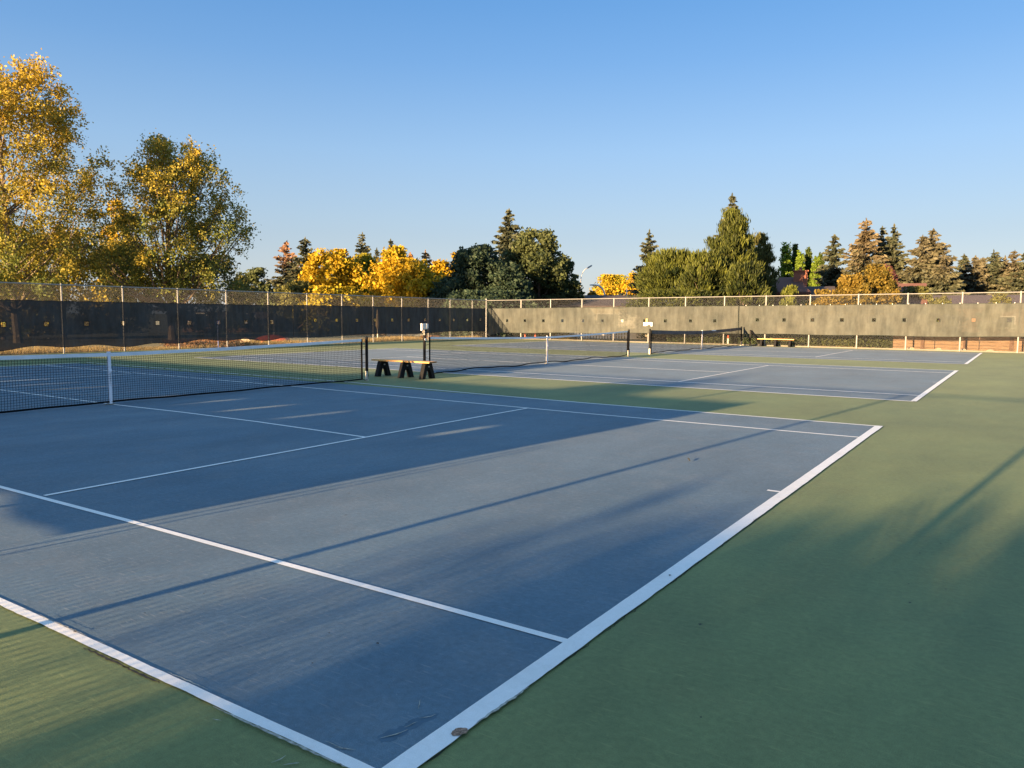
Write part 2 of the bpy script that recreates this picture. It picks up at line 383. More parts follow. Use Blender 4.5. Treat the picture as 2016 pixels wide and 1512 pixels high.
for k, (P) in enumerate([[(742, 1452), (768, 1438), (796, 1430), (812, 1418), (840, 1410), (866, 1404), (860, 1414), (828, 1428), (800, 1446), (776, 1460), (750, 1464)]]):
    O = []
    for i in range(len(P)):
        a0, a1 = P[i], P[(i+1) % len(P)]
        for j in range(5): O.append((a0[0]+(a1[0]-a0[0])*j/5+r.gauss(0, 1.6), a0[1]+(a1[1]-a0[1])*j/5+r.gauss(0, 1.1)))
    b.poly([(*at0(*q), .0046) for q in O][::-1])
tag(b.build('repair_patch', M['patch']), 'darker blue worn patch near the closest court corner', kind='structure')
b = MB(); pts = []
for k in range(22):
    a = 2*math.pi*k/22; rr = 1+r.uniform(-.14, .14); q = (905+18*math.cos(a)*rr, 1447+7.2*math.sin(a)*rr-3.5*math.cos(a)); pts.append((*at0(*q), .0150))
b.poly(pts[::-1])
tag(b.build('chipped_pit', M['pit']), 'brown chipped hole in the outer edge of the nearest baseline', kind='structure')
b = MB()
for k in range(130):
    x = r.uniform(5, 17); y = r.uniform(-6.9, 14) if k > 40 else r.uniform(-5.5, 0); s = r.uniform(.004, .012); a = r.uniform(0, 3)
    b.poly([(x+s*math.cos(a+q)*r.uniform(.6, 1.3), y+s*math.sin(a+q)*r.uniform(.6, 1.3), .016) for q in (0, 1.3, 2.5, 4.1)])
x, y = at0(1358, 910); b.tube([(x, y, .02), (x-.03, y+.03, .035), (x-.035, y+.09, .02)], [.006, .009, .003], 5)
tag(b.build('scattered_debris', M['crack']), 'tiny dark specks of leaf litter scattered on the courts', 'debris', kind='stuff')
# concrete strip under the far fence
b = MB(); b.box((0, FYB+.10, .02), (FXR-FXL, .10, .08)); 
tag(b.build('kerb', M['concrete']), 'low pale kerb under the olive back fence', kind='structure')

# ------------------------------------------------------------------ fences
def wires(mb, L, z0, z1, pitch, r, X):
    """chain link as straight diagonal wires; X(s, z) -> point"""
    n = int((L+(z1-z0))/pitch)+1
    for k in range(-int((z1-z0)/pitch)-1, n):
        for sg in (1, -1):
            s0 = k*pitch; a = (s0, z0) if sg > 0 else (s0, z1); e = (s0+(z1-z0), z1) if sg > 0 else (s0+(z1-z0), z0)
            t0 = max(0, (0-a[0])/(e[0]-a[0])); t1 = min(1, (L-a[0])/(e[0]-a[0]))
            if t1 <= t0+1e-4: continue
            A = (a[0]+(e[0]-a[0])*t0, a[1]+(e[1]-a[1])*t0); E = (a[0]+(e[0]-a[0])*t1, a[1]+(e[1]-a[1])*t1)
            off = .002*sg
            pa, pe = Vector(X(*A, off)), Vector(X(*E, off)); d = (pe-pa).normalized()
            nrm = Vector(X(A[0], A[1], 1)) - Vector(X(A[0], A[1], 0)); e2 = d.cross(nrm)
            b0 = len(mb.v)
            for q in (pa, pe):
                for c, s in ((1, 0), (-.5, .866), (-.5, -.866)): mb.v.append(tuple(q + (nrm*c + e2*s)*r))
            for i in range(3): mb.face((b0+i, b0+(i+1) % 3, b0+3+(i+1) % 3, b0+3+i))
def fence(label, A, B, posts, ztop, rail_r=.024, post_r=.034, zb=.04, pitch=.0707, wr=.0021, corner=(), moff=0.):
    A = Vector((*A, 0)); B = Vector((*B, 0)); L = (B-A).length; d = (B-A)/L; nrm = Vector((d.y, -d.x, 0))
    root = thing('chain_link_fence', label, 'fence')
    def X(s, z, o=0): q = A+d*s+nrm*o; return (q.x, q.y, z)
    for s in posts:
        m = MB(); z = ztop(s)+(.10 if s in corner else -.01); rr = post_r*(1.35 if s in corner else 1)
        m.tube([X(s, -.05), X(s, z)], rr, 10); m.tube([X(s, z), X(s, z+.02), X(s, z+.035)], [rr*1.15, rr*1.1, rr*.3], 10)
        o = m.build('post', M['galv'], root, True); smooth_by_angle(o)
    m = MB(); m.tube([X(0, ztop(0)), X(L, ztop(L))], rail_r, 8); o = m.build('top_rail', M['galv'], root); smooth_by_angle(o)
    m = MB()
    n = 6
    for i in range(n):                                    # mesh follows the rising rail in bays
        s0, s1 = L*i/n, L*(i+1)/n; zt = ztop((s0+s1)/2)
        wires(m, s1-s0, zb, zt, pitch, wr, lambda s, z, o=0, s0=s0: X(s+s0, z, o+moff))
    m.tube([X(0, zb), X(L, zb)], .004, 4); m.build('wire_mesh', M['wire'], root)
    return root, X, L
def windscreen(root, X, s0, s1, zt, zbm, holes, hz, off, mats, label=None, amp=.03, seed=0, hs=.17, cords=True):
    r = random.Random(seed); hem = .028
    S = set(round(s0+(s1-s0)*i/int((s1-s0)/.14), 4) for i in range(int((s1-s0)/.14)+1))
    keep = []
    hs2 = hs/2
    for h in holes:
        S = {s for s in S if abs(s-h) > hs2+hem+.01}; S |= {h-hs2-hem, h-hs2, h+hs2, h+hs2+hem}
    S = sorted(S); S[0] = s0; S[-1] = s1
    nb, nt_ = 7, 6
    ph = [r.uniform(0, 6.28) for _ in range(8)]
    def disp(s, fz):
        dgl = math.sin(2.1*s+3.0*fz+ph[0])*.35+math.sin(5.3*s-4.2*fz+ph[1])*.25+math.sin(9.7*s+6.5*fz+ph[2])*.16+math.sin(.7*s+ph[3])*.5
        return off*(1) + math.copysign(amp, off)*dgl*(.35+.65*(1-fz)) + math.copysign(.012, off)
    V = []; rows = None
    for s in S:
        b_, t_ = zbm(s), zt(s); sag = .018*abs(math.sin(math.pi*(s % .75)/.75)); t_ -= sag
        hzs = hz(s)
        zs = [b_+(hzs-hs2-hem-b_)*i/nb for i in range(nb)]+[hzs-hs2-hem, hzs-hs2, hzs+hs2, hzs+hs2+hem]+[hzs+hs2+hem+(t_-hzs-hs2-hem)*(i+1)/nt_ for i in range(nt_)]
        rows = len(zs)
        for z in zs: V.append(X(s, z, disp(s, (z-b_)/(t_-b_))))
    F = []; mi = []
    iH = nb+1                                            # the cell row holding the hole
    for i in range(len(S)-1):
        mid = (S[i]+S[i+1])/2
        hh = min((abs(mid-h) for h in holes), default=9)
        for j in range(rows-1):
            if hh < hs2 and j == iH: continue
            F.append((i*rows+j, (i+1)*rows+j, (i+1)*rows+j+1, i*rows+j+1))
            ring = (hh < hs2+hem and j in (iH-1, iH, iH+1))
            mi.append(1 if ring or j == rows-2 and False else 0)
    me = np_mesh('windscreen', np.array(V), F, mats, midx=mi, smooth=True)
    o = bpy.data.objects.new('windscreen', me); link(o); o.parent = root
    if label: o['label'] = label
    for P in ([V[i*rows] for i in range(len(S))], [V[i*rows+rows-1] for i in range(len(S))], [V[j] for j in range(rows)], [V[(len(S)-1)*rows+j] for j in range(rows)]):
        m = MB(); m.tube(P, .011, 5); m.build('hem', mats[1], o)
    return o

# left fence (runs away from the camera, back to the light)
ly = [-8.05, -5.5, -3.0, .5, 3.2, 5.65, 8.17, 10.66, 13.2, 15.73, 18.17, 20.69, 23.2, 25.66, 28.16, 30.65, 32.9, 35.35]
LY0, LY1 = -8.05, 37.0
ztL = lambda s: 2.76 - .0030*max(0, s-14)
rootL, XL, LL = fence('tall chain link fence on the left with black windscreens and lit post tops', (FXL, LY0), (FXL, LY1), [y-LY0 for y in ly[1:]]+[0], ztL, wr=.0015, moff=-.03)
lh = [6.01, 7.52, 9.07, 10.59, 12.15, 13.69, 15.23, 16.77, 18.32]
lh2 = [21.2, 22.74, 24.26, 25.74, 27.21, 28.72, 30.27, 31.74, 33.18, 34.69, 36.21]
sl = lambda y: y-LY0
# X offset: nrm = (d.y,-d.x) = (+1,0): the cloth hangs on the outer side (-)
windscreen(rootL, XL, sl(-7.9), sl(4.9), lambda s: 2.10, lambda s: .30+.05*math.sin(s), [sl(4.5-1.52*k) for k in range(8)], lambda s: 1.22, .055, [M['screenL'], M['hem']], amp=.035, seed=1)
windscreen(rootL, XL, sl(4.95), sl(19.66), lambda s: 2.10-.0025*(s-13), lambda s: .22+.012*(s-13)+.05*math.sin(.9*s)+(.05*math.sin(2.6*s)), [sl(y) for y in lh], lambda s: 1.17+.004*(s-14), .055, [M['screenL'], M['hem']], amp=.035, seed=2)
windscreen(rootL, XL, sl(19.72), sl(36.8), lambda s: 2.10-.0005*(s-27), lambda s: .42+.006*(s-27)+.04*math.sin(.8*s), [sl(y) for y in lh2], lambda s: 1.30, .055, [M['screenL'], M['hem']], amp=.035, seed=3)
# back fence
bxp = [-15.36, -13.0, -10.62, -8.32, -5.93, -3.56, -1.18, 1.21, 3.6, 6.05, 8.4, 10.83, 13.25, 15.7]
ztB = lambda s: 2.66+.0093*min(s, 32)
rootB, XB, LB = fence('sunlit chain link fence across the back hung with an olive windscreen', (FXL, FYB), (FXR, FYB), [x-FXL for x in bxp]+[0, FXR-FXL], ztB, post_r=.038, rail_r=.021, corner=(0,), wr=.0017)
sb = lambda x: x-FXL
bh = [-16.45, -14.98, -13.51, -12.05, -10.52, -9.08, -7.68, -6.16, -4.79, -3.2, -1.71]
bh2 = [.78, 2.25, 3.77, 5.28, 6.86, 8.3, 9.84, 11.36, 12.84, 14.35, 15.85]
windscreen(rootB, XB, sb(-18.1), sb(-.33), lambda s: 2.10+.010*s, lambda s: .40+.016*s+.02*math.sin(1.3*s)-.25*max(0, 1-s/1.5), [sb(x) for x in bh], lambda s: 1.24+.009*s, .06, [M['screenB'], M['hemB']], amp=.045, seed=5)
windscreen(rootB, XB, sb(-.27), sb(18.0), lambda s: 2.10+.0095*s, lambda s: .60+.0045*s+.015*math.sin(1.3*s)+.03*max(0, s-30), [sb(x) for x in bh2], lambda s: 1.31+.0085*s, .06, [M['screenB'], M['hemB']], amp=.055, seed=6)
for k in range(24):
    m = MB(); x_ = .1+.76*k; z_ = 2.10+.0095*sb(x_); m.box(XB(sb(x_), z_+.012, .075), (.022, .02, .05)); m.build('tie', M['paper'], rootB)
# near fence, right behind the camera: casts the long shadows over the court
bxn = [12.10-3.05*k for k in range(-2, 10)]+[-18.3]
rootN, XN, LN = fence('chain link fence along the near side of the courts just behind the viewpoint', (FXL, FYN), (FXR, FYN), [x-FXL for x in bxn], lambda s: 2.75, post_r=.036, wr=.0026)
nh = [5.78-1.5*k for k in range(16)]
windscreen(rootN, XN, sb(-18.1), sb(7.30), lambda s: 2.20, lambda s: .50+.05*math.sin(1.1*s+.4)+.02*math.sin(3*s), [sb(x) for x in nh], lambda s: 1.33, .03, [mat('dense_mesh_cloth', (.02, .023, .022), .8, .2, 4), M['hem']], amp=.012, seed=7)
for cx in (7.42, 7.53):
    m = MB(); m.tube([XN(sb(cx), .30, .01), XN(sb(cx), 1.28, .01)], .012, 6); m.build('lacing_cord', M['cord'], rootN)

# paper notice and blue plate on the screens
sgn = thing('paper_notice', 'white paper notice fixed to the olive windscreen above the farthest net', 'notice', (-5.9, 36.84, 1.02))
m = MB(); m.prism([(-.29, .02), (-.29, .24), (.30, .24), (.30, 0.0), (.20, 0.0), (.16, .09), (.02, .09), (-.04, .05), (-.12, 0.02)], -.004, .004, 'y'); m.build('sheet', M['paper'], sgn)
m = MB(); m.box((-.08, .0, .36), (.12, .008, .20)); m.build('upper_sheet', M['plank'], sgn)
bs = thing('blue_plate', 'small blue plate with a white slash seen through a hole in the left windscreen', 'sign', (FXL-.22, 15.38, 1.19))
m = MB(); m.box((0, 0, 0), (.01, .24, .24)); m.tube([(0, 0, -1.3), (0, 0, .0)], .015, 6); m.build('plate', M['bluesign'], bs)
m = MB(); m.box((.009, .02, .0), (.004, .035, .13), rx=-.55); m.box((.009, -.005, -.055), (.004, .10, .022)); m.build('mark', M['paper'], bs)

# ------------------------------------------------------------------ nets
def net(label, yc, tape, tape_h, ends, white=True, seed=1, patch=False, strap=True, post_ys=(-6.47, 6.47)):
    r = random.Random(seed); root = thing('tennis_net', label, 'tennis net', (0, yc, 0), 0, 'tennis nets across the three courts')
    y0, y1 = ends
    top = lambda y: .925+.115*(abs(y)/6.4)**1.15 - .012*math.sin(math.pi*min(1, abs(y)/6.4))
    wob = lambda y, f: .018*math.sin(2.3*y+seed)*math.sin(math.pi*f)+.008*math.sin(7*y+3*f)
    bot = lambda y: .05+(.006 if seed == 1 else .022)*math.sin(1.7*y+seed)+(.004 if seed == 1 else .012)*math.sin(4.1*y)
    for k, py in enumerate(post_ys):
        m = MB(); m.tube([(0, py, .24), (0, py, 1.07)], .038, 14); m.tube([(0, py, 1.07), (0, py, 1.09), (0, py, 1.10)], [.041, .040, .012], 14)
        o = m.build('post', M['black'], root); smooth_by_angle(o)
        m2 = MB(); m2.tube([(0, py, 0), (0, py, .24)], .0385, 14); q = m2.build('worn_base', M['bare'], o); smooth_by_angle(q)
        m3 = MB(); s = -1 if py > 0 else 1
        for zz in (.20, .45, .66, .84):
            m3 = MB(); m3.tube([(0, y1 if py > 0 else y0, zz), (.01, py-s*-.05*0+s*.03, zz+r.uniform(-.03, .03)), (.02, py, zz+.01)], .006, 5); m3.build('lacing', M['cord'], o)
        m3 = MB(); m3.tube([(0, y1 if py > 0 else y0, .06), (.02, (py+(y1 if py > 0 else y0))/2, .0+.02), (.03, py, .03), (.045, py, .12), (.04, py, .30)], .009, 6)
        m3.build('lacing', M['cord'], o)
    m = MB(); cw = .0030 if seed == 1 else .0028
    n = int((y1-y0)/.0455)
    def thin(P, rad):
        P = [Vector(p) for p in P]; b0 = len(m.v)
        for p in P:
            pass
        d = (P[-1]-P[0]).normalized(); e1 = Vector((1, 0, 0)); e2 = d.cross(e1)
        for p in P:
            for c, s in ((1, 0), (-.5, .866), (-.5, -.866)): m.v.append(tuple(p+(e1*c+e2*s)*rad))
        for i in range(len(P)-1):
            for k in range(3): m.face((b0+3*i+k, b0+3*i+(k+1) % 3, b0+3*i+3+(k+1) % 3, b0+3*i+3+k))
    for i in range(n+1):
        y = y0+(y1-y0)*i/n
        thin([(wob(y, f), y+.004*math.sin(9*f+y), bot(y)+(top(y)-bot(y))*f) for f in (0, .25, .5, .75, 1)], cw)
    for j in range(1, 21):
        f = j/21
        thin([(wob(y, f), y, bot(y)+(top(y)-bot(y))*f) for y in [y0+(y1-y0)*i/60 for i in range(61)]], cw)
    m.build('net_mesh', M['cord'], root)
    m = MB(); S = [y0+(y1-y0)*i/60 for i in range(61)]; b0 = len(m.v)
    for y in S:
        z = top(y)+.006; h_ = tape_h*(1+.06*math.sin(3.1*y)); x = wob(y, 1)
        m.v += [(x-.009, y, z-h_), (x-.009, y, z), (x+.009, y, z), (x+.009, y, z-h_)]
    for i in range(60):
        for k in range(4): m.face((b0+4*i+k, b0+4*i+(k+1) % 4, b0+4*i+4+(k+1) % 4, b0+4*i+4+k))
    m.face((b0, b0+1, b0+2, b0+3)); m.face([b0+240+k for k in (3, 2, 1, 0)])
    if patch:
        y = 1.7; m.cur = 1
        m.poly([(.018, y-.35, top(y)-.035), (.018, y+.35, top(y)-.045), (.018, y+.3, top(y)+.006), (.018, y-.3, top(y)+.006)]); m.cur = 0
    m.build('top_tape', [tape, M['tape']], root)
    m = MB(); P = [(.004+wob(y, 0), y, bot(y)) for y in S]; m.tube(P, .018, 6); m.build('bottom_cable', M['cord'], root)
    for y in (y0, y1):
        m = MB(); m.box((0, y, (top(y)+.04)/2), (.022, .038 if seed < 3 else .05, top(y)-.03)); m.build('end_band', M['cord'], root)
    for py, ye in ((post_ys[0], y0), (post_ys[1], y1)):
        m = MB(); m.tube([(0, ye, top(ye)-.01), (0, py, 1.055)], .005, 5); m.build('headband_wire', M['galv'], root)
    if strap:
        m = MB(); m.box((.016, .0, .47), (.010, .052, .93)); m.box((-.014, 0, .47), (.008, .05, .93)); m.box((.0, 0, .945), (.04, .052, .02)); m.box((.022, 0, .62), (.012, .058, .05))
        o = m.build('centre_strap', M['strap'], root)
        m = MB(); m.tube([(0, 0, 0), (0, 0, .018)], .085 if seed < 3 else .06, 14); m.build('anchor_plate', M['concrete'], o)
    return root
net('nearest tennis net with a broad white top band and white centre strap', YC[0]+.03, M['tape'], .062, (-6.33, 6.30), seed=1)
net('middle tennis net with white top band, starting behind the bench', YC[1]+.03, M['tape'], .058, (-6.22, 6.34), seed=2, post_ys=(-6.44, 6.47))
net('farthest tennis net with a dark grey top band and a narrow centre strap', YC[2], M['dtape'], .16, (-6.27, 6.33), seed=3, patch=True, post_ys=(-6.43, 6.38))

# scoreboard on the near post of the middle net
sb_ = thing('score_keeper', 'white flip score box on a thin rod above the post behind the bench', 'scoreboard', (0, 8.70, 1.08))
m = MB(); m.tube([(0, 0, -.02), (0, 0, .16)], .010, 8); m.box((0, .0, .10), (.03, .12, .014)); m.build('rod', M['bare'], sb_)
m = MB(); m.box((0, .02, .25), (.08, .17, .155)); o = m.build('box', M['white'], sb_)
bv = o.modifiers.new('bevel', 'BEVEL'); bv.width = .008; bv.segments = 2
m = MB(); m.box((.02, -.115, .235), (.05, .05, .19)); m.build('score_flap', M['white'], sb_)
m = MB(); m.box((.06, .06, .26), (.02, .07, .12)); m.build('score_flap', M['white'], sb_)
m = MB(); m.tube([(.040, 0, -.10), (.052, 0, -.10)], .034, 14); m.build('disc', M['paper'], sb_)

# ------------------------------------------------------------------ benches
def bench(label, x0, x1, y, seat_w, supports, yaw=0.0, h=.45):
    root = thing('bench', label, 'bench', ((x0+x1)/2, y, 0), yaw, 'low wooden benches beside the nets'); L = x1-x0
    for k, (a, e, ov) in enumerate(((-L/2, -.012, 0), (-.004, L/2, 0))):
        for j, yy in enumerate((-seat_w*.27, seat_w*.27)):
            m = MB(); m.box(((a+e)/2, yy, h-.02+ov), (e-a, seat_w*.5, .04)); m.cur = 1
            m.box((e+.003, yy, h-.02+ov), (.006, seat_w*.495, .038)); o = m.build('plank', [M['plank'], M['endgrain']], root)
            bv = o.modifiers.new('bevel', 'BEVEL'); bv.width = .004; bv.segments = 2
    for sx in supports:
        H = h-.045; wb, wt = .27, .135
        arch = [(.135, 0), (.115, .07), (.085, .16), (.050, .225), (0, .245), (-.050, .225), (-.085, .16), (-.115, .07), (-.135, 0)]
        out_ = [(-wb, 0), (-wt-.01, H-.03), (-wt+.01, H), (wt-.01, H), (wt+.01, H-.03), (wb, 0)] + arch
        m = MB(); m.prism(out_, -.06, .06, 'x'); o = m.build('support', M['leg'], root); o.location = (sx, 0, 0)
        bv = o.modifiers.new('bevel', 'BEVEL'); bv.width = .008; bv.segments = 2
        m = MB(); m.box((.063, 0, H-.09), (.006, .055, .035)); m.build('fixing_plate', M['galv'], o)
    return root
bench('low bench with orange planks on three black A shaped supports between the near nets', -.98, 1.0, 7.84, .30, (-.72, .08, .80), .02)
bench('small far bench with orange planks standing against the olive windscreen', .95, 2.95, 36.58, .30, (-.78, .0, .78), 0, .43)
# black triangular brace by the far bench
t = thing('triangular_brace', 'black triangular wooden brace leaning beside the far bench', 'brace', (.46, 36.72, 0))
m = MB(); m.box((0, 0, .45), (.06, .05, .90)); m.tube([(.0, 0, .88), (.36, 0, .42), (.72, 0, .02)], .042, 4); m.box((.36, 0, .02), (.70, .05, .04)); m.build('frame', M['black'], t)
# marker posts behind the back fence
for k, (x, y, lab) in enumerate(((-15.6, 37.9, 'red and white marker post, left one of the pair near the fence corner'), (-14.75, 37.9, 'red and white marker post, right one of the pair near the fence corner'), (-1.2, 37.9, 'red topped white marker post standing alone behind the farthest net'))):
    t = thing('marker_post', lab, 'marker post', (x, y, -.05), 0, 'marker posts beyond the back fence')
    m = MB(); m.tube([(0, 0, 0), (0, 0, .40)], .055, 10); m.build('shaft', M['lamp_white'] if k == 2 else M['red'], t)
    m = MB(); m.tube([(0, 0, .40), (0, 0, .60), (0, 0, .63)], [.058, .058, .03], 10); m.build('cap', M['red'], t)

# ------------------------------------------------------------------ timber wall and stones beyond the back fence
t = thing('timber_wall', 'orange brown wall of stacked horizontal timbers with dark posts at the far right', 'retaining wall', (0, 38.6, 0))
m = MB()
for i in range(6):
    for k in range(7):
        m.box((7.6+k*2.0+.99, 0, .02+i*.165), (1.97, .14+.01*((i*3+k) % 3), .155))
m.build('boards', M['timber'], t)
for x in (9.0, 10.95, 12.95, 14.95, 16.95):
    m = MB(); m.box((x+(.02), -.12, .45), (.16, .10, 1.05)); m.build('post', M['timber_post'], t)
def rock(x, y, s, lab):
    r = random.Random(int(x*100)); V = []; F = []
    me = bpy.data.meshes.new('stone'); import bmesh
    bm = bmesh.new(); bmesh.ops.create_icosphere(bm, subdivisions=2, radius=1)
    for v in bm.verts:
        k = 1+.18*math.sin(3*v.co.x+r.random()*2)+.1*math.sin(5*v.co.y+1)
        v.co = Vector((v.co.x*s*k, v.co.y*s*.7*k, v.co.z*s*.5*k))
    bm.to_mesh(me); bm.free(); me.materials.append(M['stone'])
    o = bpy.data.objects.new('stone', me); link(o); o.location = (x, y, -.02); tag(o, lab, 'stone', 'pale stones at the foot of the timber wall')
for k, (u, lab) in enumerate(((1792, 'leftmost pale stone at the foot of the timber wall'), (1846, 'second pale stone from the left at the foot of the timber wall'), (1895, 'third pale stone from the left, beside a fence post'), (1949, 'rightmost pale stone at the foot of the timber wall'))):
    X_ = pt(u, 686, 1.)-CAM; tt = (37.75-CAM[1])/X_[1]; rock(CAM[0]+X_[0]*tt, 37.75, .24, lab)

# ------------------------------------------------------------------ foliage
def leaves_mesh(name, C, S, colr, rs, mt, asp=.6, D=None, dj=.5):
    n = len(C)
    a = rs.normal(size=(n, 3))
    if D is not None: a = D + dj*a
    a /= np.linalg.norm(a, axis=1)[:, None]+1e-9
    b_ = rs.normal(size=(n, 3)); b_ -= (b_*a).sum(1)[:, None]*a; b_ /= np.linalg.norm(b_, axis=1)[:, None]+1e-9
    S = S[:, None]
    V = np.empty((n, 4, 3)); V[:, 0] = C-a*S; V[:, 1] = C+b_*S*asp; V[:, 2] = C+a*S; V[:, 3] = C-b_*S*asp
    F = np.arange(n*4).reshape(n, 4)
    return np_mesh(name, V.reshape(-1, 3), F, mt, col=np.repeat(colr, 4, axis=0))
PAL = dict(
    poplar=((.135, .165, .038), (.56, .38, .04)), yellow=((.34, .265, .016), (.50, .325, .018)), ygreen=((.16, .20, .016), (.42, .30, .018)),
    orange=((.26, .15, .015), (.44, .25, .018)), dgreen=((.020, .040, .026), (.052, .082, .046)), green=((.032, .055, .018), (.095, .115, .045)),
    elm=((.014, .027, .010), (.130, .148, .024)), olive=((.050, .065, .022), (.14, .14, .040)), column=((.075, .13, .018), (.19, .27, .03)), columnd=((.04, .065, .014), (.075, .11, .02)),
    gold=((.10, .090, .020), (.22, .150, .026)), red=((.12, .06, .03), (.22, .10, .04)), purple=((.07, .03, .035), (.13, .055, .05)), grass=((.16, .12, .045), (.33, .24, .10)))
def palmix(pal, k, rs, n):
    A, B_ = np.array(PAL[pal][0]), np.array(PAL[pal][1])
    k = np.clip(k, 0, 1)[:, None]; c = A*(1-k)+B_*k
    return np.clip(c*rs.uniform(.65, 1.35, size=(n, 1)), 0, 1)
def decid(H, W, cb, seed, pal, nleaf, ls, ncl=70, p=.75, q=.6, asc=1.0, kt=(.2, .6), trunk_r=None, cr=.11, asp=.62, spray=0., shell=.35, offx=0., fl=.8, limbs=34):
    """crown mesh + trunk mesh for a leafy tree of height H, crown width W, crown from cb*H up"""
    rs = np.random.RandomState(seed); z0 = cb*H
    t = rs.uniform(.03, .97, ncl); prof = np.sin(np.pi*t**p)**q
    an = rs.uniform(0, 2*np.pi, ncl)+np.arange(ncl)*2.4; rho = shell+(1-shell)*np.sqrt(rs.uniform(0, 1, ncl))
    R = W/2*prof*rho*rs.uniform(.68, 1.12, ncl)
    cc = np.stack([R*np.cos(an)+offx*t, R*np.sin(an), z0+(H-z0)*t*.985], 1)
    crad = W*cr*1.12*rs.uniform(.6, 1.35, ncl); crk = rs.normal(0, .16, ncl)
    idx = rs.choice(ncl, nleaf, p=(crad**2)/(crad**2).sum())
    # twigs inside each clump, leaves around twigs
    tw = 9; twd = rs.normal(size=(ncl, tw, 3)); twd /= np.linalg.norm(twd, axis=2)[:, :, None]; twd *= rs.uniform(.4, 1.15, size=(ncl, tw, 1)); twd[:, :, 2] *= fl
    ti = rs.randint(0, tw, nleaf)
    C = cc[idx] + twd[idx, ti]*crad[idx][:, None]*rs.uniform(.5, 1.05, (nleaf, 1)) + rs.normal(size=(nleaf, 3))*(crad[idx][:, None]*.24)
    C[:, 2] = np.clip(C[:, 2], z0*.6+.1, H*1.01)
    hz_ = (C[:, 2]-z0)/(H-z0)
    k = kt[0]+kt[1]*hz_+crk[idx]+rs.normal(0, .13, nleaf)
    D = None
    if spray:
        D = cc[idx]-np.array([0, 0, z0+.3*(H-z0)]); D /= np.linalg.norm(D, axis=1)[:, None]; D[:, 2] += .35; D = D*spray
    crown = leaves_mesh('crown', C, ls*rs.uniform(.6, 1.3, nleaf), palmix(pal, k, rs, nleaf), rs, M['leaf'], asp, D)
    tr_ = trunk_r or H*.017; m = MB(); bendx, bendy = rs.normal(0, .02*H), rs.normal(0, .02*H)
    tx = lambda z: (bendx*math.sin(z/H*2.5)+offx*max(0, z/H-.2), bendy*math.sin(z/H*2.1))
    Z = [-.1, .4, H*.15, H*.3, H*.5, H*.7, H*.88]; m.tube([(*tx(z), z) for z in Z], [tr_*1.35, tr_*1.05, tr_*.92, tr_*.78, tr_*.55, tr_*.30, tr_*.08], 8)
    order = np.argsort(-crad)[:limbs]
    for i in order:
        c_ = cc[i]; zs = max(z0*.75, c_[2]-np.hypot(c_[0], c_[1])*asc-.04*H); zs = min(zs, H*.8); a = Vector((*tx(zs), zs)); e = Vector(c_)
        mid = a.lerp(e, .5)+Vector((0, 0, -.03*H*asc if asc > .5 else .03*H)); rr = tr_*(.42-.3*zs/H)
        m.tube([a, mid, e], [rr, rr*.62, rr*.2], 5, False)
        for j in range(3):
            d_ = Vector(twd[i, j])*crad[i]; m.tube([mid.lerp(e, .4+.25*j), e+d_], [rr*.3, rr*.08], 3, False)
    return crown, m.mesh('trunk', M['bark'])
def spruce_mesh(H, W, seed, dens=1.0, pal=((.030, .040, .024), (.085, .090, .050)), top=None, ls=.16, droop=.25, gaps=.0, cb=.06):
    rs = np.random.RandomState(seed); P = []; Dv = []; K = []
    z = cb*H
    tm = MB(); tm.tube([(0, 0, -.1), (0, 0, H*.5), (0, 0, H*.97)], [H*.017, H*.010, .01], 7)
    while z < H*.985:
        f = (z-cb*H)/(H*(1-cb)); n = rs.randint(5, 8) if f < .85 else 4
        for j in range(n):
            a = rs.uniform(0, 2*np.pi); L = W/2*1.46*(1-f)**.86*rs.uniform(.60, 1.15)+.05
            if rs.uniform() < gaps: continue
            ns = max(2, int(L/.16*dens))
            s = np.linspace(.12, 1, ns)
            zz = z + L*(-droop*s+.30*droop*s**3+ (.5*f*s))
            c = np.stack([np.cos(a)*L*s, np.sin(a)*L*s, zz], 1)
            for r_ in range(4):
                wgt = (1-s)[:, None]*.16*L+.05
                P.append(c+rs.normal(size=(ns, 3))*np.array([1, 1, .45])*wgt)
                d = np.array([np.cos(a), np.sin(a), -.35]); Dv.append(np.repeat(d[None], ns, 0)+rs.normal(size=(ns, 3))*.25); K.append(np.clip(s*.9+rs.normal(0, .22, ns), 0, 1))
            if j % 2 == 0: tm.tube([(0, 0, z), tuple(c[-1])], [.03, .008], 3, False)
        z += rs.uniform(.16, .30)*(1.0 if H < 9 else 1.25)
    for q in range(6): P.append(np.array([[0, 0, H*(.97+.006*q)]])); Dv.append(np.array([[0, 0, 1.]])); K.append(np.array([.8]))
    P = np.concatenate(P); Dv = np.concatenate(Dv); K = np.concatenate(K)[:, None]; n = len(P)
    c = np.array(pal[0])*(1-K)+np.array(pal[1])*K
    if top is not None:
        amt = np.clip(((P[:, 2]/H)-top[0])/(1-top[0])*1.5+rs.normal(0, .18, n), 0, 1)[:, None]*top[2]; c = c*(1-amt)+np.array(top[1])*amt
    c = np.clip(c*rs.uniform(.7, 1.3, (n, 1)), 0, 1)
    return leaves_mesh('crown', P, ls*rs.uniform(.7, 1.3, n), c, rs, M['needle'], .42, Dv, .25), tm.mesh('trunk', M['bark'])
def plant(name, label, cat, meshes, loc, rz=0, scale=(1, 1, 1), group=None, color=None, pale=False):
    root = thing(name, label, cat, loc, rz, group); root.scale = scale
    for nm, me in zip(('crown', 'trunk'), meshes):
        o = bpy.data.objects.new(nm, me); link(o); o.parent = root
        if color: o.color = (*color, 1)
        if nm == 'trunk' and pale: o.material_slots[0].link = 'OBJECT'; o.material_slots[0].material = M['bark_pale']
    return root
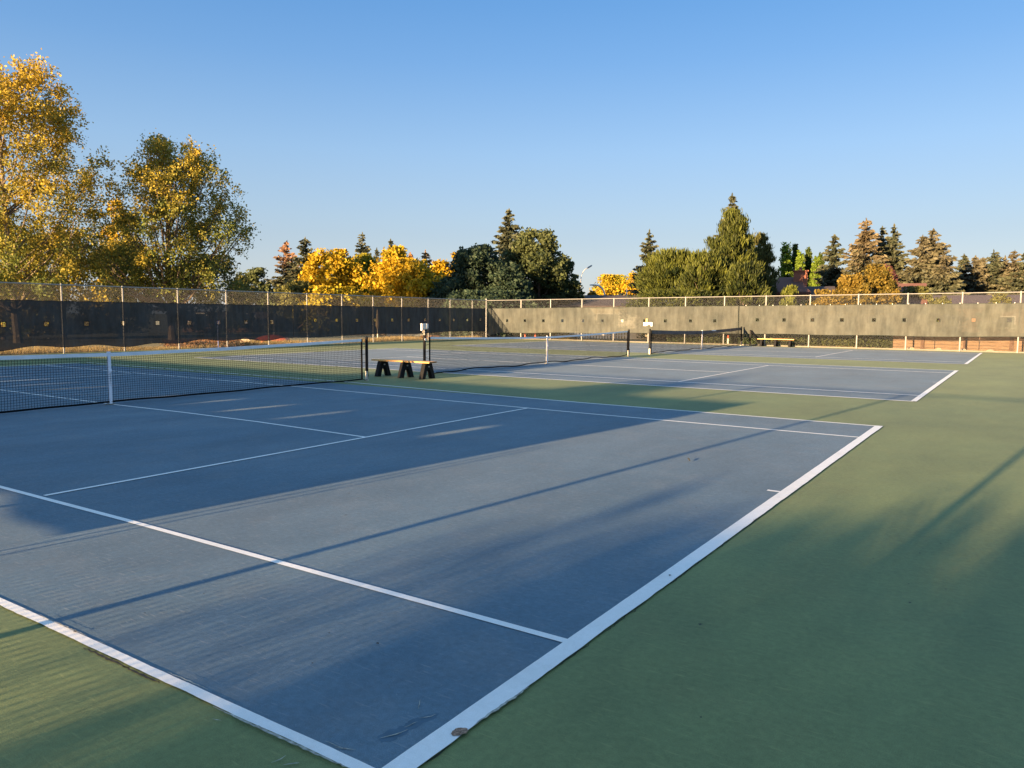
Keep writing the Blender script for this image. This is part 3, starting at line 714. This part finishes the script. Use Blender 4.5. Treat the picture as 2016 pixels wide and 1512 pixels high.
def T(kind, label, u, vt, wpx, D, seed, pal=None, n=4500, name=None, cat='tree', group=None, color=None, uc=0, **kw):
    x, y = ground(u, D); H = float(pt(u, vt, D)[2])+.05; W = wpx*D/FPX
    if kind == 'spruce':
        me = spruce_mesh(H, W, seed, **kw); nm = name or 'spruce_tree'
    else:
        kw.setdefault('ls', max(.06, .0022*D)); n = int(n*2.3); kw['cr'] = kw.get('cr', .11)*.95; kw['ncl'] = int(kw.get('ncl', 70)*1.7); W *= 1.12; kw.setdefault('cb', .12)
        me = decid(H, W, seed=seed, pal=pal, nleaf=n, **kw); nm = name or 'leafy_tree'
    return plant(nm, label, cat, me, (x, y, -.05), rnd.uniform(-.3, .3) if kind == 'spruce' else 0, group=group, color=color, pale=kw.get('pale', False))

# ---- the two tall poplars on the left
GP = 'tall poplars beyond the left fence'
x, y = ground(33, 42); me = decid(15.6, 10.2, .14, 21, 'poplar', 62000, .074, ncl=320, p=.86, q=.50, asc=1.25, kt=(.0, .85), trunk_r=.21, cr=.056, limbs=48, shell=.12, fl=1.25)
plant('poplar_tree', 'tallest yellowing poplar at the left edge with a pale trunk', 'tree', me, (x, y, -.05), 0, group=GP, pale=True)
x, y = ground(338, 48); me = decid(12.2, 9.6, .20, 22, 'poplar', 50000, .076, ncl=270, p=.64, q=.44, asc=1.15, kt=(-.12, .66), trunk_r=.22, cr=.060, limbs=100, shell=.12, offx=.8, fl=1.15)
plant('poplar_tree', 'second rounder poplar standing alone with green and gold leaves', 'tree', me, (x, y, -.05), 0, group=GP)
T('d', 'low yellow green tree between the two tall poplars', 125, 452, 210, 50, 31, 'poplar', 5500, ls=.11, ncl=70, kt=(.35, .25), cb=.05, cr=.12)
T('d', 'bright yellow slender tree just left of the rounder poplar', 238, 392, 62, 60, 32, 'yellow', 3500, ls=.10, ncl=34, cr=.16)
T('d', 'low tree under the left poplar at the left edge', 5, 450, 190, 47, 33, 'poplar', 5000, ls=.11, ncl=60, kt=(.30, .15), cb=.04, cr=.12)
T('d', 'low green and gold tree under the rounder poplar', 235, 470, 130, 54, 34, 'poplar', 4000, ls=.11, ncl=50, kt=(.15, .3), cb=.05, cr=.13)
T('d', 'low leafy tree to the right under the rounder poplar', 420, 505, 150, 56, 35, 'olive', 3200, ls=.11, ncl=50, kt=(.3, .3), cb=.05, cr=.13)
T('d', 'small hazy green tree left of the paired spruces', 505, 530, 74, 82, 36, 'green', 3000, ncl=30, kt=(.5, .6), cb=.08, cr=.15)
T('d', 'tiny pale green tree at the right tip of the rounder poplar', 478, 545, 50, 75, 37, 'olive', 2200, ncl=24, kt=(.6, .4), cb=.05, cr=.16)
# ---- spruces and yellow trees in the middle left
ORT = (.5, (.42, .17, .07), .9)
T('spruce', 'orange tipped spruce, left one of the close pair', 567, 478, 100, 86, 41, dens=1.1, ls=.22, top=(.62, (.24, .13, .075), .9), pal=((.035, .045, .034), (.10, .10, .07)))
T('spruce', 'grey blue spruce, right one of the close pair', 603, 470, 112, 83, 42, dens=1.1, ls=.22, pal=((.040, .052, .045), (.13, .13, .10)))
T('d', 'pale olive bush at the foot of the paired spruces', 592, 556, 90, 74, 43, 'olive', 3000, ncl=30, kt=(.7, .3), cb=.03, cr=.16, name='leafy_bush', cat='bush')
T('d', 'round golden yellow tree just right of the paired spruces', 657, 494, 116, 76, 44, 'yellow', 8500, ncl=70, kt=(.35, .3), cb=.14, p=.8, q=.55, cr=.12)
T('d', 'low yellow green tree below the round golden tree', 650, 566, 120, 72, 45, 'ygreen', 3500, ncl=34, kt=(.3, .5), cb=.02, cr=.15)
T('d', 'yellow green tree in front of the lone bare spire spruce', 718, 503, 82, 80, 46, 'ygreen', 6000, ncl=50, kt=(.25, .35), cb=.08, cr=.14)
T('spruce', 'tall thin spruce rising behind the yellow green tree', 715, 460, 74, 100, 47, dens=1., ls=.22, gaps=.15, pal=((.06, .052, .036), (.16, .12, .075)))
T('spruce', 'very small dark spruce tip left of the yellow peak', 743, 490, 34, 108, 48, dens=.8, ls=.22)
T('spruce', 'small dark spruce tip above the yellow peak', 770, 474, 40, 106, 49, dens=.8, ls=.24, pal=((.02, .028, .018), (.05, .055, .034)))
T('d', 'peaked yellow tree with a dark spruce tip behind it', 776, 487, 76, 90, 50, 'ygreen', 5000, ncl=44, kt=(.45, .5), cb=.1, cr=.14)
T('d', 'largest yellow orange tree behind the left fence', 792, 512, 150, 69, 51, 'yellow', 12000, ncl=100, kt=(.35, .45), cb=.06, p=.8, q=.5, cr=.11)
T('d', 'orange brown bushy tree right of the largest yellow tree', 845, 540, 80, 71, 52, 'gold', 5000, ncl=44, kt=(.6, .5), cb=.04, cr=.14)
T('spruce', 'orange spruce with a thin spire among the yellow trees', 838, 494, 60, 93, 53, dens=1, ls=.22, gaps=.1, top=(.2, (.30, .19, .08), .8), pal=((.08, .07, .03), (.20, .15, .06)))
T('spruce', 'short orange spruce tip left of the orange spire', 808, 499, 44, 96, 54, dens=1, ls=.22, top=(.3, (.34, .17, .06), .9))
T('d', 'yellow tree with open branches left of the dark round tree', 872, 512, 60, 86, 55, 'yellow', 3600, ncl=34, kt=(.3, .4), cr=.14)
T('d', 'bright yellow crown peeking out left of the dark round tree', 908, 496, 56, 92, 56, 'yellow', 3600, ncl=34, kt=(.1, .5), cr=.15)
# ---- dark group
T('d', 'round dark green tree at the middle', 943, 485, 124, 64, 61, 'dgreen', 10000, ncl=80, kt=(.3, .5), cb=.06, p=.8, q=.5, cr=.12)
T('d', 'low dark green tree left of the dark round tree', 884, 548, 90, 66, 62, 'dgreen', 4500, ncl=40, kt=(.3, .5), cb=.02, cr=.15)
T('spruce', 'olive green spruce rising between two dark leafy trees', 1001, 415, 108, 80, 63, dens=1.3, ls=.23, gaps=.12, pal=((.055, .060, .022), (.19, .15, .055)))
T('d', 'wide dark green tree right of the olive spruce', 1058, 452, 116, 67, 64, 'green', 13000, ncl=100, kt=(.0, 1.1), cb=.06, p=.85, q=.55, cr=.11)
T('d', 'low dark tree between the dark round tree and the wide one', 1005, 520, 90, 62, 65, 'dgreen', 5000, ncl=44, kt=(.2, .5), cb=.02, cr=.15)
T('d', 'dark green tree beside the street lamp', 1116, 510, 64, 68, 66, 'green', 5000, ncl=44, kt=(.1, .7), cb=.05, cr=.14)
T('d', 'small yellow bush at the foot of the street lamp', 1164, 574, 26, 80, 67, 'gold', 900, ncl=14, kt=(.5, .4), cr=.2, name='leafy_bush', cat='bush')
# ---- gap trees
T('d', 'far pale yellow tree behind the white curved lamp', 1207, 543, 86, 130, 71, 'ygreen', 4200, ls=.19, ncl=44, kt=(.3, .6), cb=.1, cr=.14)
T('d', 'far bright orange tree right of the white curved lamp', 1243, 534, 40, 112, 72, 'yellow', 2000, ls=.19, ncl=22, kt=(.7, .5), cr=.18)
T('d', 'low far yellow bush under the white curved lamp', 1200, 566, 90, 125, 73, 'yellow', 2400, ls=.19, ncl=24, kt=(.2, .4), cb=.02, cr=.15)
T('spruce', 'neat dark spruce left of the feathery green trees', 1275, 455, 80, 98, 74, dens=1.2, ls=.23, pal=((.035, .042, .028), (.11, .10, .06)))
# ---- feathery group
T('d', 'broad feathery yellow green tree in front of the neat spruce', 1324, 494, 132, 62, 75, 'elm', 13000, ncl=110, kt=(.05, .75), cb=.03, p=.95, q=.45, cr=.10, asp=.22, spray=1.5, ls=.19)
T('spruce', 'tallest spruce tip above the biggest feathery tree', 1434, 386, 92, 80, 76, dens=1.3, ls=.24, pal=((.055, .058, .036), (.17, .14, .08)))
T('d', 'biggest feathery green tree below the tallest spruce tip', 1436, 418, 124, 60, 77, 'elm', 15000, ncl=120, kt=(-.05, .75), cb=.03, p=.62, q=.75, cr=.095, asp=.22, spray=1.5, ls=.19)
T('d', 'low feathery tree left under the biggest one', 1385, 492, 100, 57, 78, 'elm', 8000, ncl=70, kt=(.05, .6), cb=.02, cr=.12, asp=.22, spray=1.5, ls=.19)
T('d', 'feathery olive tree on the right side of the biggest one', 1490, 456, 66, 66, 79, 'olive', 7500, ncl=60, kt=(.1, .7), cb=.05, cr=.13, asp=.22, spray=1.5, ls=.19)
T('d', 'low feathery tree at right front of the biggest one', 1462, 520, 90, 56, 80, 'elm', 6000, ncl=54, kt=(.0, .45), cb=.02, cr=.13, asp=.22, spray=1.5, ls=.19)
T('d', 'yellow green shrub in front of the brown roofed house', 1553, 563, 44, 47, 81, 'elm', 3000, ncl=34, kt=(.4, .7), cb=.02, cr=.14, asp=.34, spray=1.1, ls=.11, name='leafy_bush', cat='bush')
# ---- columnar poplars
GC = 'narrow column poplars behind the brown roofed house'
for k, (u, vt, wp, D, pl, lab) in enumerate(((1543, 480, 30, 90, 'column', 'bright green column poplar at the left end of the row'), (1561, 477, 17, 93, 'columnd', 'thin dark column poplar second in the row'),
        (1570, 495, 20, 88, 'column', 'short bright column poplar just left of the brick chimney'), (1587, 489, 20, 90, 'columnd', 'dark column poplar directly behind the brick chimney'),
        (1602, 504, 17, 88, 'column', 'bright column poplar right of the brick chimney'), (1611, 499, 18, 91, 'columnd', 'dark column poplar at the right end of the row'))):
    T('d', lab, u, vt, wp, D, 90+k, pl, 3600, ncl=110, p=.9, q=.42, cb=.04, cr=.13, shell=.0, kt=(.3, .5), ls=.12, asc=2.5, name='column_poplar', group=GC, limbs=10, fl=3.2)
# ---- right side spruces
GS = 'grey and orange spruces on the right'
RP = ((.040, .052, .034), (.115, .125, .075)); RO = ((.045, .050, .034), (.125, .115, .070))
for k, (u, vt, wp, D, pl, tp, lab) in enumerate((
        (1637, 465, 66, 78, RP, None, 'grey green spruce right of the column poplars'),
        (1697, 434, 92, 76, RP, (.45, (.19, .13, .075), .5), 'tallest orange topped spruce on the right'),
        (1729, 449, 60, 79, RP, None, 'green spruce, left one of the two tips right of the tallest orange one'),
        (1752, 446, 66, 78, RP, None, 'green spruce, right one of the two tips right of the tallest orange one'),
        (1808, 466, 90, 74, RO, (.4, (.15, .12, .075), .42), 'orange spruce with a blunt leaning tip'),
        (1828, 454, 96, 75, RO, (.45, (.15, .12, .075), .42), 'broad orange spruce standing apart left of the spruce row'),
        (1853, 504, 72, 72, RP, (.6, (.15, .115, .075), .4), 'short grey spruce at the right foot of the broad orange one'),
        (1892, 503, 54, 88, RP, None, 'green spruce at the left end of the far right row'),
        (1914, 505, 54, 87, RO, (.3, (.15, .115, .075), .4), 'orange brown spruce second in the far right row'),
        (1929, 508, 50, 89, RO, (.3, (.15, .115, .075), .4), 'orange brown spruce third in the far right row'),
        (1949, 495, 58, 87, RP, None, 'green spruce with the highest tip in the far right row'),
        (1972, 506, 56, 88, RO, (.4, (.15, .115, .075), .4), 'brown spruce right of the highest tip in the far right row'),
        (1990, 494, 58, 86, RO, (.4, (.16, .12, .08), .45), 'orange spruce near the right edge in the far right row'),
        (2014, 497, 60, 85, RP, None, 'green spruce cut by the right edge'))):
    T('spruce', lab, u, vt, wp*(1.38 if k < 7 else 1.75), D, 110+k, dens=1.2, ls=.23, pal=pl, top=tp, gaps=.06, group=GS, cb=.03)
T('d', 'orange gold bushy tree in front of the red roof', 1678, 540, 74, 52, 130, 'gold', 7000, ncl=64, kt=(.5, .4), cb=.03, p=.9, q=.45, cr=.12)
T('d', 'gold tree with the higher crown beside the red roof', 1722, 524, 80, 53, 131, 'gold', 6000, ncl=54, kt=(.15, .5), cb=.03, cr=.13)
T('d', 'small purple leaved tree behind the gold tree', 1748, 520, 34, 62, 132, 'purple', 1800, ncl=24, kt=(.4, .4), cr=.16)
T('d', 'pale green shrub behind the fence at the dark garage end', 1806, 566, 80, 58, 133, 'olive', 2600, ncl=26, kt=(.5, .4), cb=.02, cr=.15, name='leafy_bush', cat='bush')
T('d', 'yellow green shrub in front of the long purple roof, left one', 1856, 581, 50, 46, 134, 'olive', 1500, ncl=26, kt=(.6, .4), cb=.05, cr=.11, ls=.07, name='leafy_bush', cat='bush')
T('d', 'yellow green shrub in front of the long purple roof, right one', 1966, 580, 70, 46, 135, 'olive', 2200, ncl=30, kt=(.6, .4), cb=.05, cr=.11, ls=.07, name='leafy_bush', cat='bush')
T('d', 'leafy green shrubbery showing above the screen under the feathery trees', 1330, 573, 190, 56, 136, 'elm', 8000, ncl=70, kt=(.1, .3), cb=.02, cr=.09, p=.9, q=.35, asp=.3, spray=1., ls=.12, name='leafy_bush', cat='bush')
T('d', 'gold and green shrubbery showing above the screen under the gold trees', 1655, 572, 150, 47, 137, 'gold', 5000, ncl=54, kt=(.2, .5), cb=.02, cr=.09, p=.9, q=.35, name='leafy_bush', cat='bush')
T('d', 'dark leafy thicket behind the corner of the two fences', 960, 575, 190, 60, 138, 'dgreen', 6500, ncl=60, kt=(.2, .6), cb=.02, cr=.09, p=.9, q=.35, name='leafy_bush', cat='bush')

# hedges seen below the olive windscreen
def hedge(label, xa, xb, y, h, dep, pal, n, kt, seed, kind=None):
    rs = np.random.RandomState(seed); C = np.stack([rs.uniform(xa, xb, n), y+rs.uniform(-dep/2, dep/2, n), rs.uniform(0, h, n)*(.75+.25*np.sin(np.arange(n)*.013))], 1)
    C[:, 2] *= .8+.2*np.sin(C[:, 0]*2.1)*np.sin(C[:, 0]*.9+1)
    k = kt[0]+kt[1]*C[:, 2]/h+rs.normal(0, .2, n)+.25*np.sin(C[:, 0]*1.7)
    me = leaves_mesh('hedge', C-np.array([(xa+xb)/2, y, 0]), .055*rs.uniform(.6, 1.4, n), palmix(pal, k, rs, n), rs, M['leaf'], .6)
    o = bpy.data.objects.new('hedge', me); link(o); o.location = ((xa+xb)/2, y, -.05); tag(o, label, 'hedge'); return o
hedge('dark green hedge behind the farthest net', -5.4, .9, 39.2, 1.05, 1.3, 'green', 9000, (.3, .5), 201)
hedge('dark hedge with orange patches behind the far bench', 1.1, 7.6, 39.0, 1.1, 1.3, 'olive', 9000, (-.1, .6), 202)
hedge('low reddish brown hedge behind the corner of the fences', -17.6, -12.6, 39.6, .75, 1.2, 'gold', 5000, (.0, .3), 203)
hedge('bright yellow hedge in front of the low white fence', -17.5, -9.0, 51.0, 1.05, 1.4, 'yellow', 5200, (.4, .5), 204)
hedge('yellow leafy bank right of the low white fence', -13.6, -9.2, 47.2, .9, 1.2, 'yellow', 3200, (.5, .5), 205)
# dry grass bands
def grass_band(label, xa, xb, ya, yb, n, h, pal, kt, seed, name='dry_grass'):
    rs = np.random.RandomState(seed); x = rs.uniform(xa, xb, n); y = rs.uniform(ya, yb, n); hh = h*rs.uniform(.5, 1.25, n)*(.8+.35*np.sin(x*.8+y*.6))
    V = np.empty((n, 3, 3)); w_ = .010*rs.uniform(.7, 1.6, n); a = rs.uniform(0, np.pi, n); lx = rs.normal(0, .22, n)*hh; lyy = rs.normal(0, .22, n)*hh
    V[:, 0] = np.stack([x-w_*np.cos(a), y-w_*np.sin(a), 0*x-.06], 1); V[:, 1] = np.stack([x+w_*np.cos(a), y+w_*np.sin(a), 0*x-.06], 1); V[:, 2] = np.stack([x+lx, y+lyy, hh-.06], 1)
    k = kt+rs.normal(0, .3, n)+.3*np.sin(y*.9)
    me = np_mesh(name, V.reshape(-1, 3), np.arange(n*3).reshape(n, 3), M['leaf'], col=np.repeat(palmix(pal, k, rs, n), 3, axis=0))
    o = bpy.data.objects.new(name, me); link(o); tag(o, label, 'grass', kind='stuff')
grass_band('tall dry golden grass along the outside of the left fence', FXL-2.6, FXL-.3, 0, 37, 30000, .27, 'grass', .5, 211)
grass_band('short dry grass outside the back fence', FXL, FXR, 37.25, 38.3, 9000, .13, 'grass', .3, 212)
T('d', 'low fiery red shrub in the dry grass behind the left fence', 848, 662, 40, 52, 213, 'red', 1400, ncl=24, kt=(.5, .5), cb=.02, cr=.16, ls=.05, name='leafy_bush', cat='bush')
T('d', 'wide low reddish shrub behind the left fence near the centre strap', 402, 671, 150, 38, 214, 'red', 2600, ncl=40, kt=(.0, .4), cb=.02, cr=.10, q=.3, ls=.05, name='leafy_bush', cat='bush')

# ------------------------------------------------------------------ houses, boards and street furniture
def house(label, u, D, wpx, v_eave, v_ridge, wall, roof, depth=8., yaw=None, hip=False, wins=(), chim=None, gable=False, door=None, name='house'):
    x, y = ground(u, D); W = wpx*D/FPX; ze = float(pt(u, v_eave, D)[2]); zr = float(pt(u, v_ridge, D)[2])
    rz = yaw if yaw is not None else -YAW*0 + math.atan2(CAM[1]-y, CAM[0]-x)+math.pi/2
    root = thing(name, label, 'house', (x, y, -.05), rz)
    m = MB(); m.box((0, depth/2, ze/2), (W, depth, ze))
    if gable:
        m.poly([(-W/2, 0, ze), (W/2, 0, ze), (0, 0, zr-.1)]); m.poly([(W/2, depth, ze), (-W/2, depth, ze), (0, depth, zr-.1)])
    m.build('wall', wall, root)
    m = MB(); o_ = .45
    if gable:
        k = (zr-ze)/(W/2); za = ze-o_*k
        for s in (-1, 1):
            A = [(s*(W/2+o_), -o_, za), (0, -o_, zr), (0, depth+o_, zr), (s*(W/2+o_), depth+o_, za)]
            b0 = len(m.v); m.v += A + [(q[0], q[1], q[2]+.14) for q in A]
            for f in ((0, 1, 2, 3), (4, 5, 6, 7), (0, 1, 5, 4), (1, 2, 6, 5), (2, 3, 7, 6), (3, 0, 4, 7)): m.face([b0+i for i in f])
    else:
        k = (zr-ze)/(depth/2); hp = min(W*.22, depth/2) if hip else -o_
        A = [(-W/2-o_, -o_, ze-.02), (W/2+o_, -o_, ze-.02), (W/2+o_, depth+o_, ze-.02), (-W/2-o_, depth+o_, ze-.02)]
        R_ = [(-W/2+hp, depth/2, zr), (W/2-hp, depth/2, zr)]
        b0 = len(m.v); m.v += A+[(q[0], q[1], q[2]+.16) for q in A]+R_
        for f in ((0, 1, 5, 4), (1, 2, 6, 5), (2, 3, 7, 6), (3, 0, 4, 7), (4, 5, 9, 8), (6, 7, 8, 9), (5, 6, 9), (7, 4, 8), (3, 2, 1, 0)): m.face([b0+i for i in f])
    rf = m.build('roof', roof, root)
    for (fx, z0, z1, ww) in wins:
        m = MB(); m.box((fx*W, -.03, (z0+z1)/2), (ww, .06, z1-z0)); wi = m.build('window', M['trim'], root)
        m = MB(); m.box((fx*W, -.065, (z0+z1)/2), (ww-.16, .02, z1-z0-.16)); m.build('pane', M['pane'], wi)
    if door:
        m = MB(); m.box((door[0]*W, -.04, door[2]/2), (door[1], .08, door[2])); m.build('door', M['trim'], root)
    if chim:
        cu, cw, cz, cy = chim; m = MB(); m.box((cu*W, cy, (ze+cz)/2-.2), (cw, .9, cz-ze+.4)); m.box((cu*W, cy, cz+.03), (cw+.16, 1.06, .10)); m.tube([(cu*W, cy, cz), (cu*W, cy, cz+.28), (cu*W, cy, cz+.36)], [.14, .12, .06], 8)
        m.build('chimney', M['brick'], rf)
    return root
house('brown roofed house with a brick chimney behind the feathery trees', 1550, 66, 62, 577, 541, M['wall_brown'], M['roof_red'], 7, chim=(.36, 1.15, 5.7, 2.6), hip=True)
house('low dark roofed house wing right of the brick chimney', 1598, 68, 64, 590, 560, M['wall_brown'], M['roof_dark'], 7)
house('dark red gabled roof house beside the gold trees', 1752, 58, 104, 602, 554, M['wall_brown'], M['roof_red'], 6, hip=False)
house('long low house with a purple brown roof at the far right', 1925, 62, 230, 604, 577, M['wall_brown'], M['roof_grey'], 9, wins=((-.2, .9, 1.9, 1.4), (.2, .9, 1.9, 1.4)))
house('long low bungalow with dark roof and cream wall behind the back fence', 1150, 66, 230, 604, 577, M['wall_cream'], M['roof_dark'], 10, wins=((.18, 1.0, 1.9, 1.5), (.30, .9, 1.9, 1.0)), door=(.40, 2.2, 2.0))
house('pale beige house with small chimney at the far right edge', 2030, 95, 70, 575, 560, M['wall_beige'], M['roof_pink'], 8, chim=(-.28, 1.2, 5.6, 2))
house('beige gabled house seen through the left windscreen', 628, 72, 66, 640, 612, M['wall_cream'], M['roof_pink'], 8, gable=True, wins=((-.22, .9, 1.7, .9), (.2, .9, 1.7, .9)))
house('house with a faded pink roof behind the left windscreen', 700, 84, 90, 615, 594, M['wall_beige'], M['roof_pink'], 8, wins=((0, .9, 1.8, 1.2),))
house('brown house with low roof seen behind the two tall poplars', 440, 68, 150, 640, 612, M['wall_brown'], M['roof_grey'], 8, wins=((-.3, .8, 1.7, 1.3), (.3, .8, 1.7, 1.3)))
house('house with a dull roof below the largest yellow tree', 800, 90, 90, 622, 600, M['wall_brown'], M['roof_dark'], 8)
for u, v, lab in ((1190, 596, 'left white vent pipe on the dark bungalow roof'), (1214, 596, 'right white vent pipe on the dark bungalow roof')):
    p3 = pt(u, v, 68.5); t = thing('vent_pipe', lab, 'vent pipe', (float(p3[0]), float(p3[1]), float(p3[2])-.35), 0, 'vent pipes on the bungalow roof')
    m = MB(); m.tube([(0, 0, 0), (0, 0, .5)], .11, 10); m.build('pipe', M['lamp_white'], t); m = MB(); m.tube([(0, 0, .5), (0, 0, .56), (0, 0, .62)], [.17, .17, .05], 10); m.build('cowl', M['lamp_white'], t)
def board_fence(label, ua, ub, D, h, mt, name='board_fence', gap=.0, bw=.14):
    a = ground(ua, D); e = ground(ub, D); L = math.hypot(e[0]-a[0], e[1]-a[1]); root = thing(name, label, 'fence', (a[0], a[1], -.05), math.atan2(e[1]-a[1], e[0]-a[0]))
    m = MB(); n = int(L/(bw+gap))
    for i in range(n): m.box(((i+.5)*(bw+gap), 0, h*.5+.02*math.sin(i*1.7)*0), (bw-.01, .025, h*(1+.01*math.sin(i*2.3))))
    for z in (h*.25, h*.8): m.box((L/2, .03, z), (L, .03, .08))
    m.build('boards', mt, root)
    for i in range(int(L/2.4)+1):
        q = MB(); q.box((i*2.4, .06, h*.52), (.1, .1, h*1.06)); q.build('post', mt, root)
board_fence('weathered grey board fence beyond the grass by the score box', 763, 838, 60, 1.0, M['greyboard'])
board_fence('dark brown board fence left of the grey board fence', 690, 762, 61, 1.0, M['timber_post'])
board_fence('low white picket fence behind the yellow hedge', 1080, 1240, 57, .95, M['trim'], gap=.07)
board_fence('low cream panel fence at the end of the bungalow garden', 1241, 1290, 56, .75, M['wall_cream'], bw=.5)
t = bpy.data.objects.new('tarp_mound', None)
m = MB(); V = []
n = 14
for i in range(n+1):
    for j in range(5):
        a = math.pi*i/n; f = (j-2)/2; rr = 1.1*math.sqrt(max(0.02, 1-f*f*.9)); V.append((rr*math.cos(a), f*.8, rr*.42*math.sin(a)))
F = [(i*5+j, (i+1)*5+j, (i+1)*5+j+1, i*5+j+1) for i in range(n) for j in range(4)]
o = bpy.data.objects.new('tarp', np_mesh('tarp', np.array(V), F, M['red'], smooth=True)); link(o); x, y = ground(536, 45); o.location = (x, y, -.05); o.rotation_euler = (0, 0, .6)
tag(o, 'small orange red tarp mound beyond the left fence', 'tarp')
rockx, rocky = ground(482, 44); rock(rockx, rocky, .45, 'pale flat rock in the grass beyond the left fence'); 
# closed patio umbrellas behind the left screen
for u, D, lab in ((743, 50, 'closed pale patio umbrella behind the left windscreen near the nets'), (539, 52, 'closed pinkish patio umbrella behind the left windscreen')):
    x, y = ground(u, D); t = thing('patio_umbrella', lab, 'umbrella', (x, y, -.05), 0, 'closed patio umbrellas'); m = MB(); m.tube([(0, 0, 0), (0, 0, 2.0)], .03, 8); m.build('pole', M['bare'], t)
    m = MB(); m.tube([(0, 0, .75), (0, 0, .95), (0, 0, 1.3), (0, 0, 2.0)], [.05, .13, .10, .03], 8); m.build('canopy', M['stone'], t)
def lamp(label, u, D, P, r, mt, head=True, base=0):
    """curved street lamp through image heights; P list of (u, v)"""
    x, y = ground(P[0][0], D); root = thing('street_lamp', label, 'street lamp', (x, y, -.05), 0, 'street lamps behind the back fence')
    Q = [(0, 0, 0)]+[tuple(float(a) for a in (pt(uu, vv, D)-np.array([x, y, -.05]))) for uu, vv in P]
    m = MB(); m.tube(Q, [r*1.3]+[r]*(len(P)-1)+[r*.7], 8); o = m.build('pole', mt, root); smooth_by_angle(o, 60)
    if head:
        a, b_ = Vector(Q[-2]), Vector(Q[-1]); d = (b_-a).normalized(); m = MB(); m.tube([b_-d*.1, b_+d*.2, b_+d*.6, b_+d*.7], [.05, .10, .09, .03], 8); m.build('lamp_head', M['lamp'], root)
lamp('tall grey street lamp with its arm above the dark trees', 1143, 92, [(1143, 560), (1144, 545), (1147, 537), (1151, 531), (1156, 528)], .05, M['lamp'])
lamp('white curved street lamp in the gap between the tree groups', 1191, 78, [(1191, 585), (1189, 573), (1184, 566), (1177, 562), (1169, 561), (1161, 561)], .085, M['lamp_white'], head=False)
lamp('short white lamp post at the edge of the orange tree', 1234, 90, [(1234, 600), (1234, 580), (1234, 567)], .075, M['lamp_white'], head=False)

# ------------------------------------------------------------------ trees behind the viewpoint (they shade the near corner)
GN = 'trees behind the viewpoint that shade the near courts'
for k, (x, y, H, W, n, pal, lab) in enumerate(((9.65, -30, 4.05, 5.2, 18000, 'green', 'round green tree behind the viewpoint, nearest to the fence'), (14.6, -31, 3.95, 6.4, 15000, 'green', 'wide green tree behind the viewpoint on the right'),
        (.2, -34, 6.7, 2.6, 3500, 'poplar', 'slim yellow tree behind the viewpoint on the left'), (-1.6, -52, 9.4, 3.0, 4500, 'poplar', 'tall slim tree far behind the viewpoint'), (-6.5, -36, 7.6, 4.0, 4500, 'green', 'green tree behind the viewpoint opposite the left courts'))):
    me = decid(H, W, .10, 300+k, pal, n, .12, ncl=80, cr=.13, p=.8 if k else .95, q=.5 if k else .28)
    plant('leafy_tree', lab, 'tree', me, (x, y, -.05), 0, group=GN)
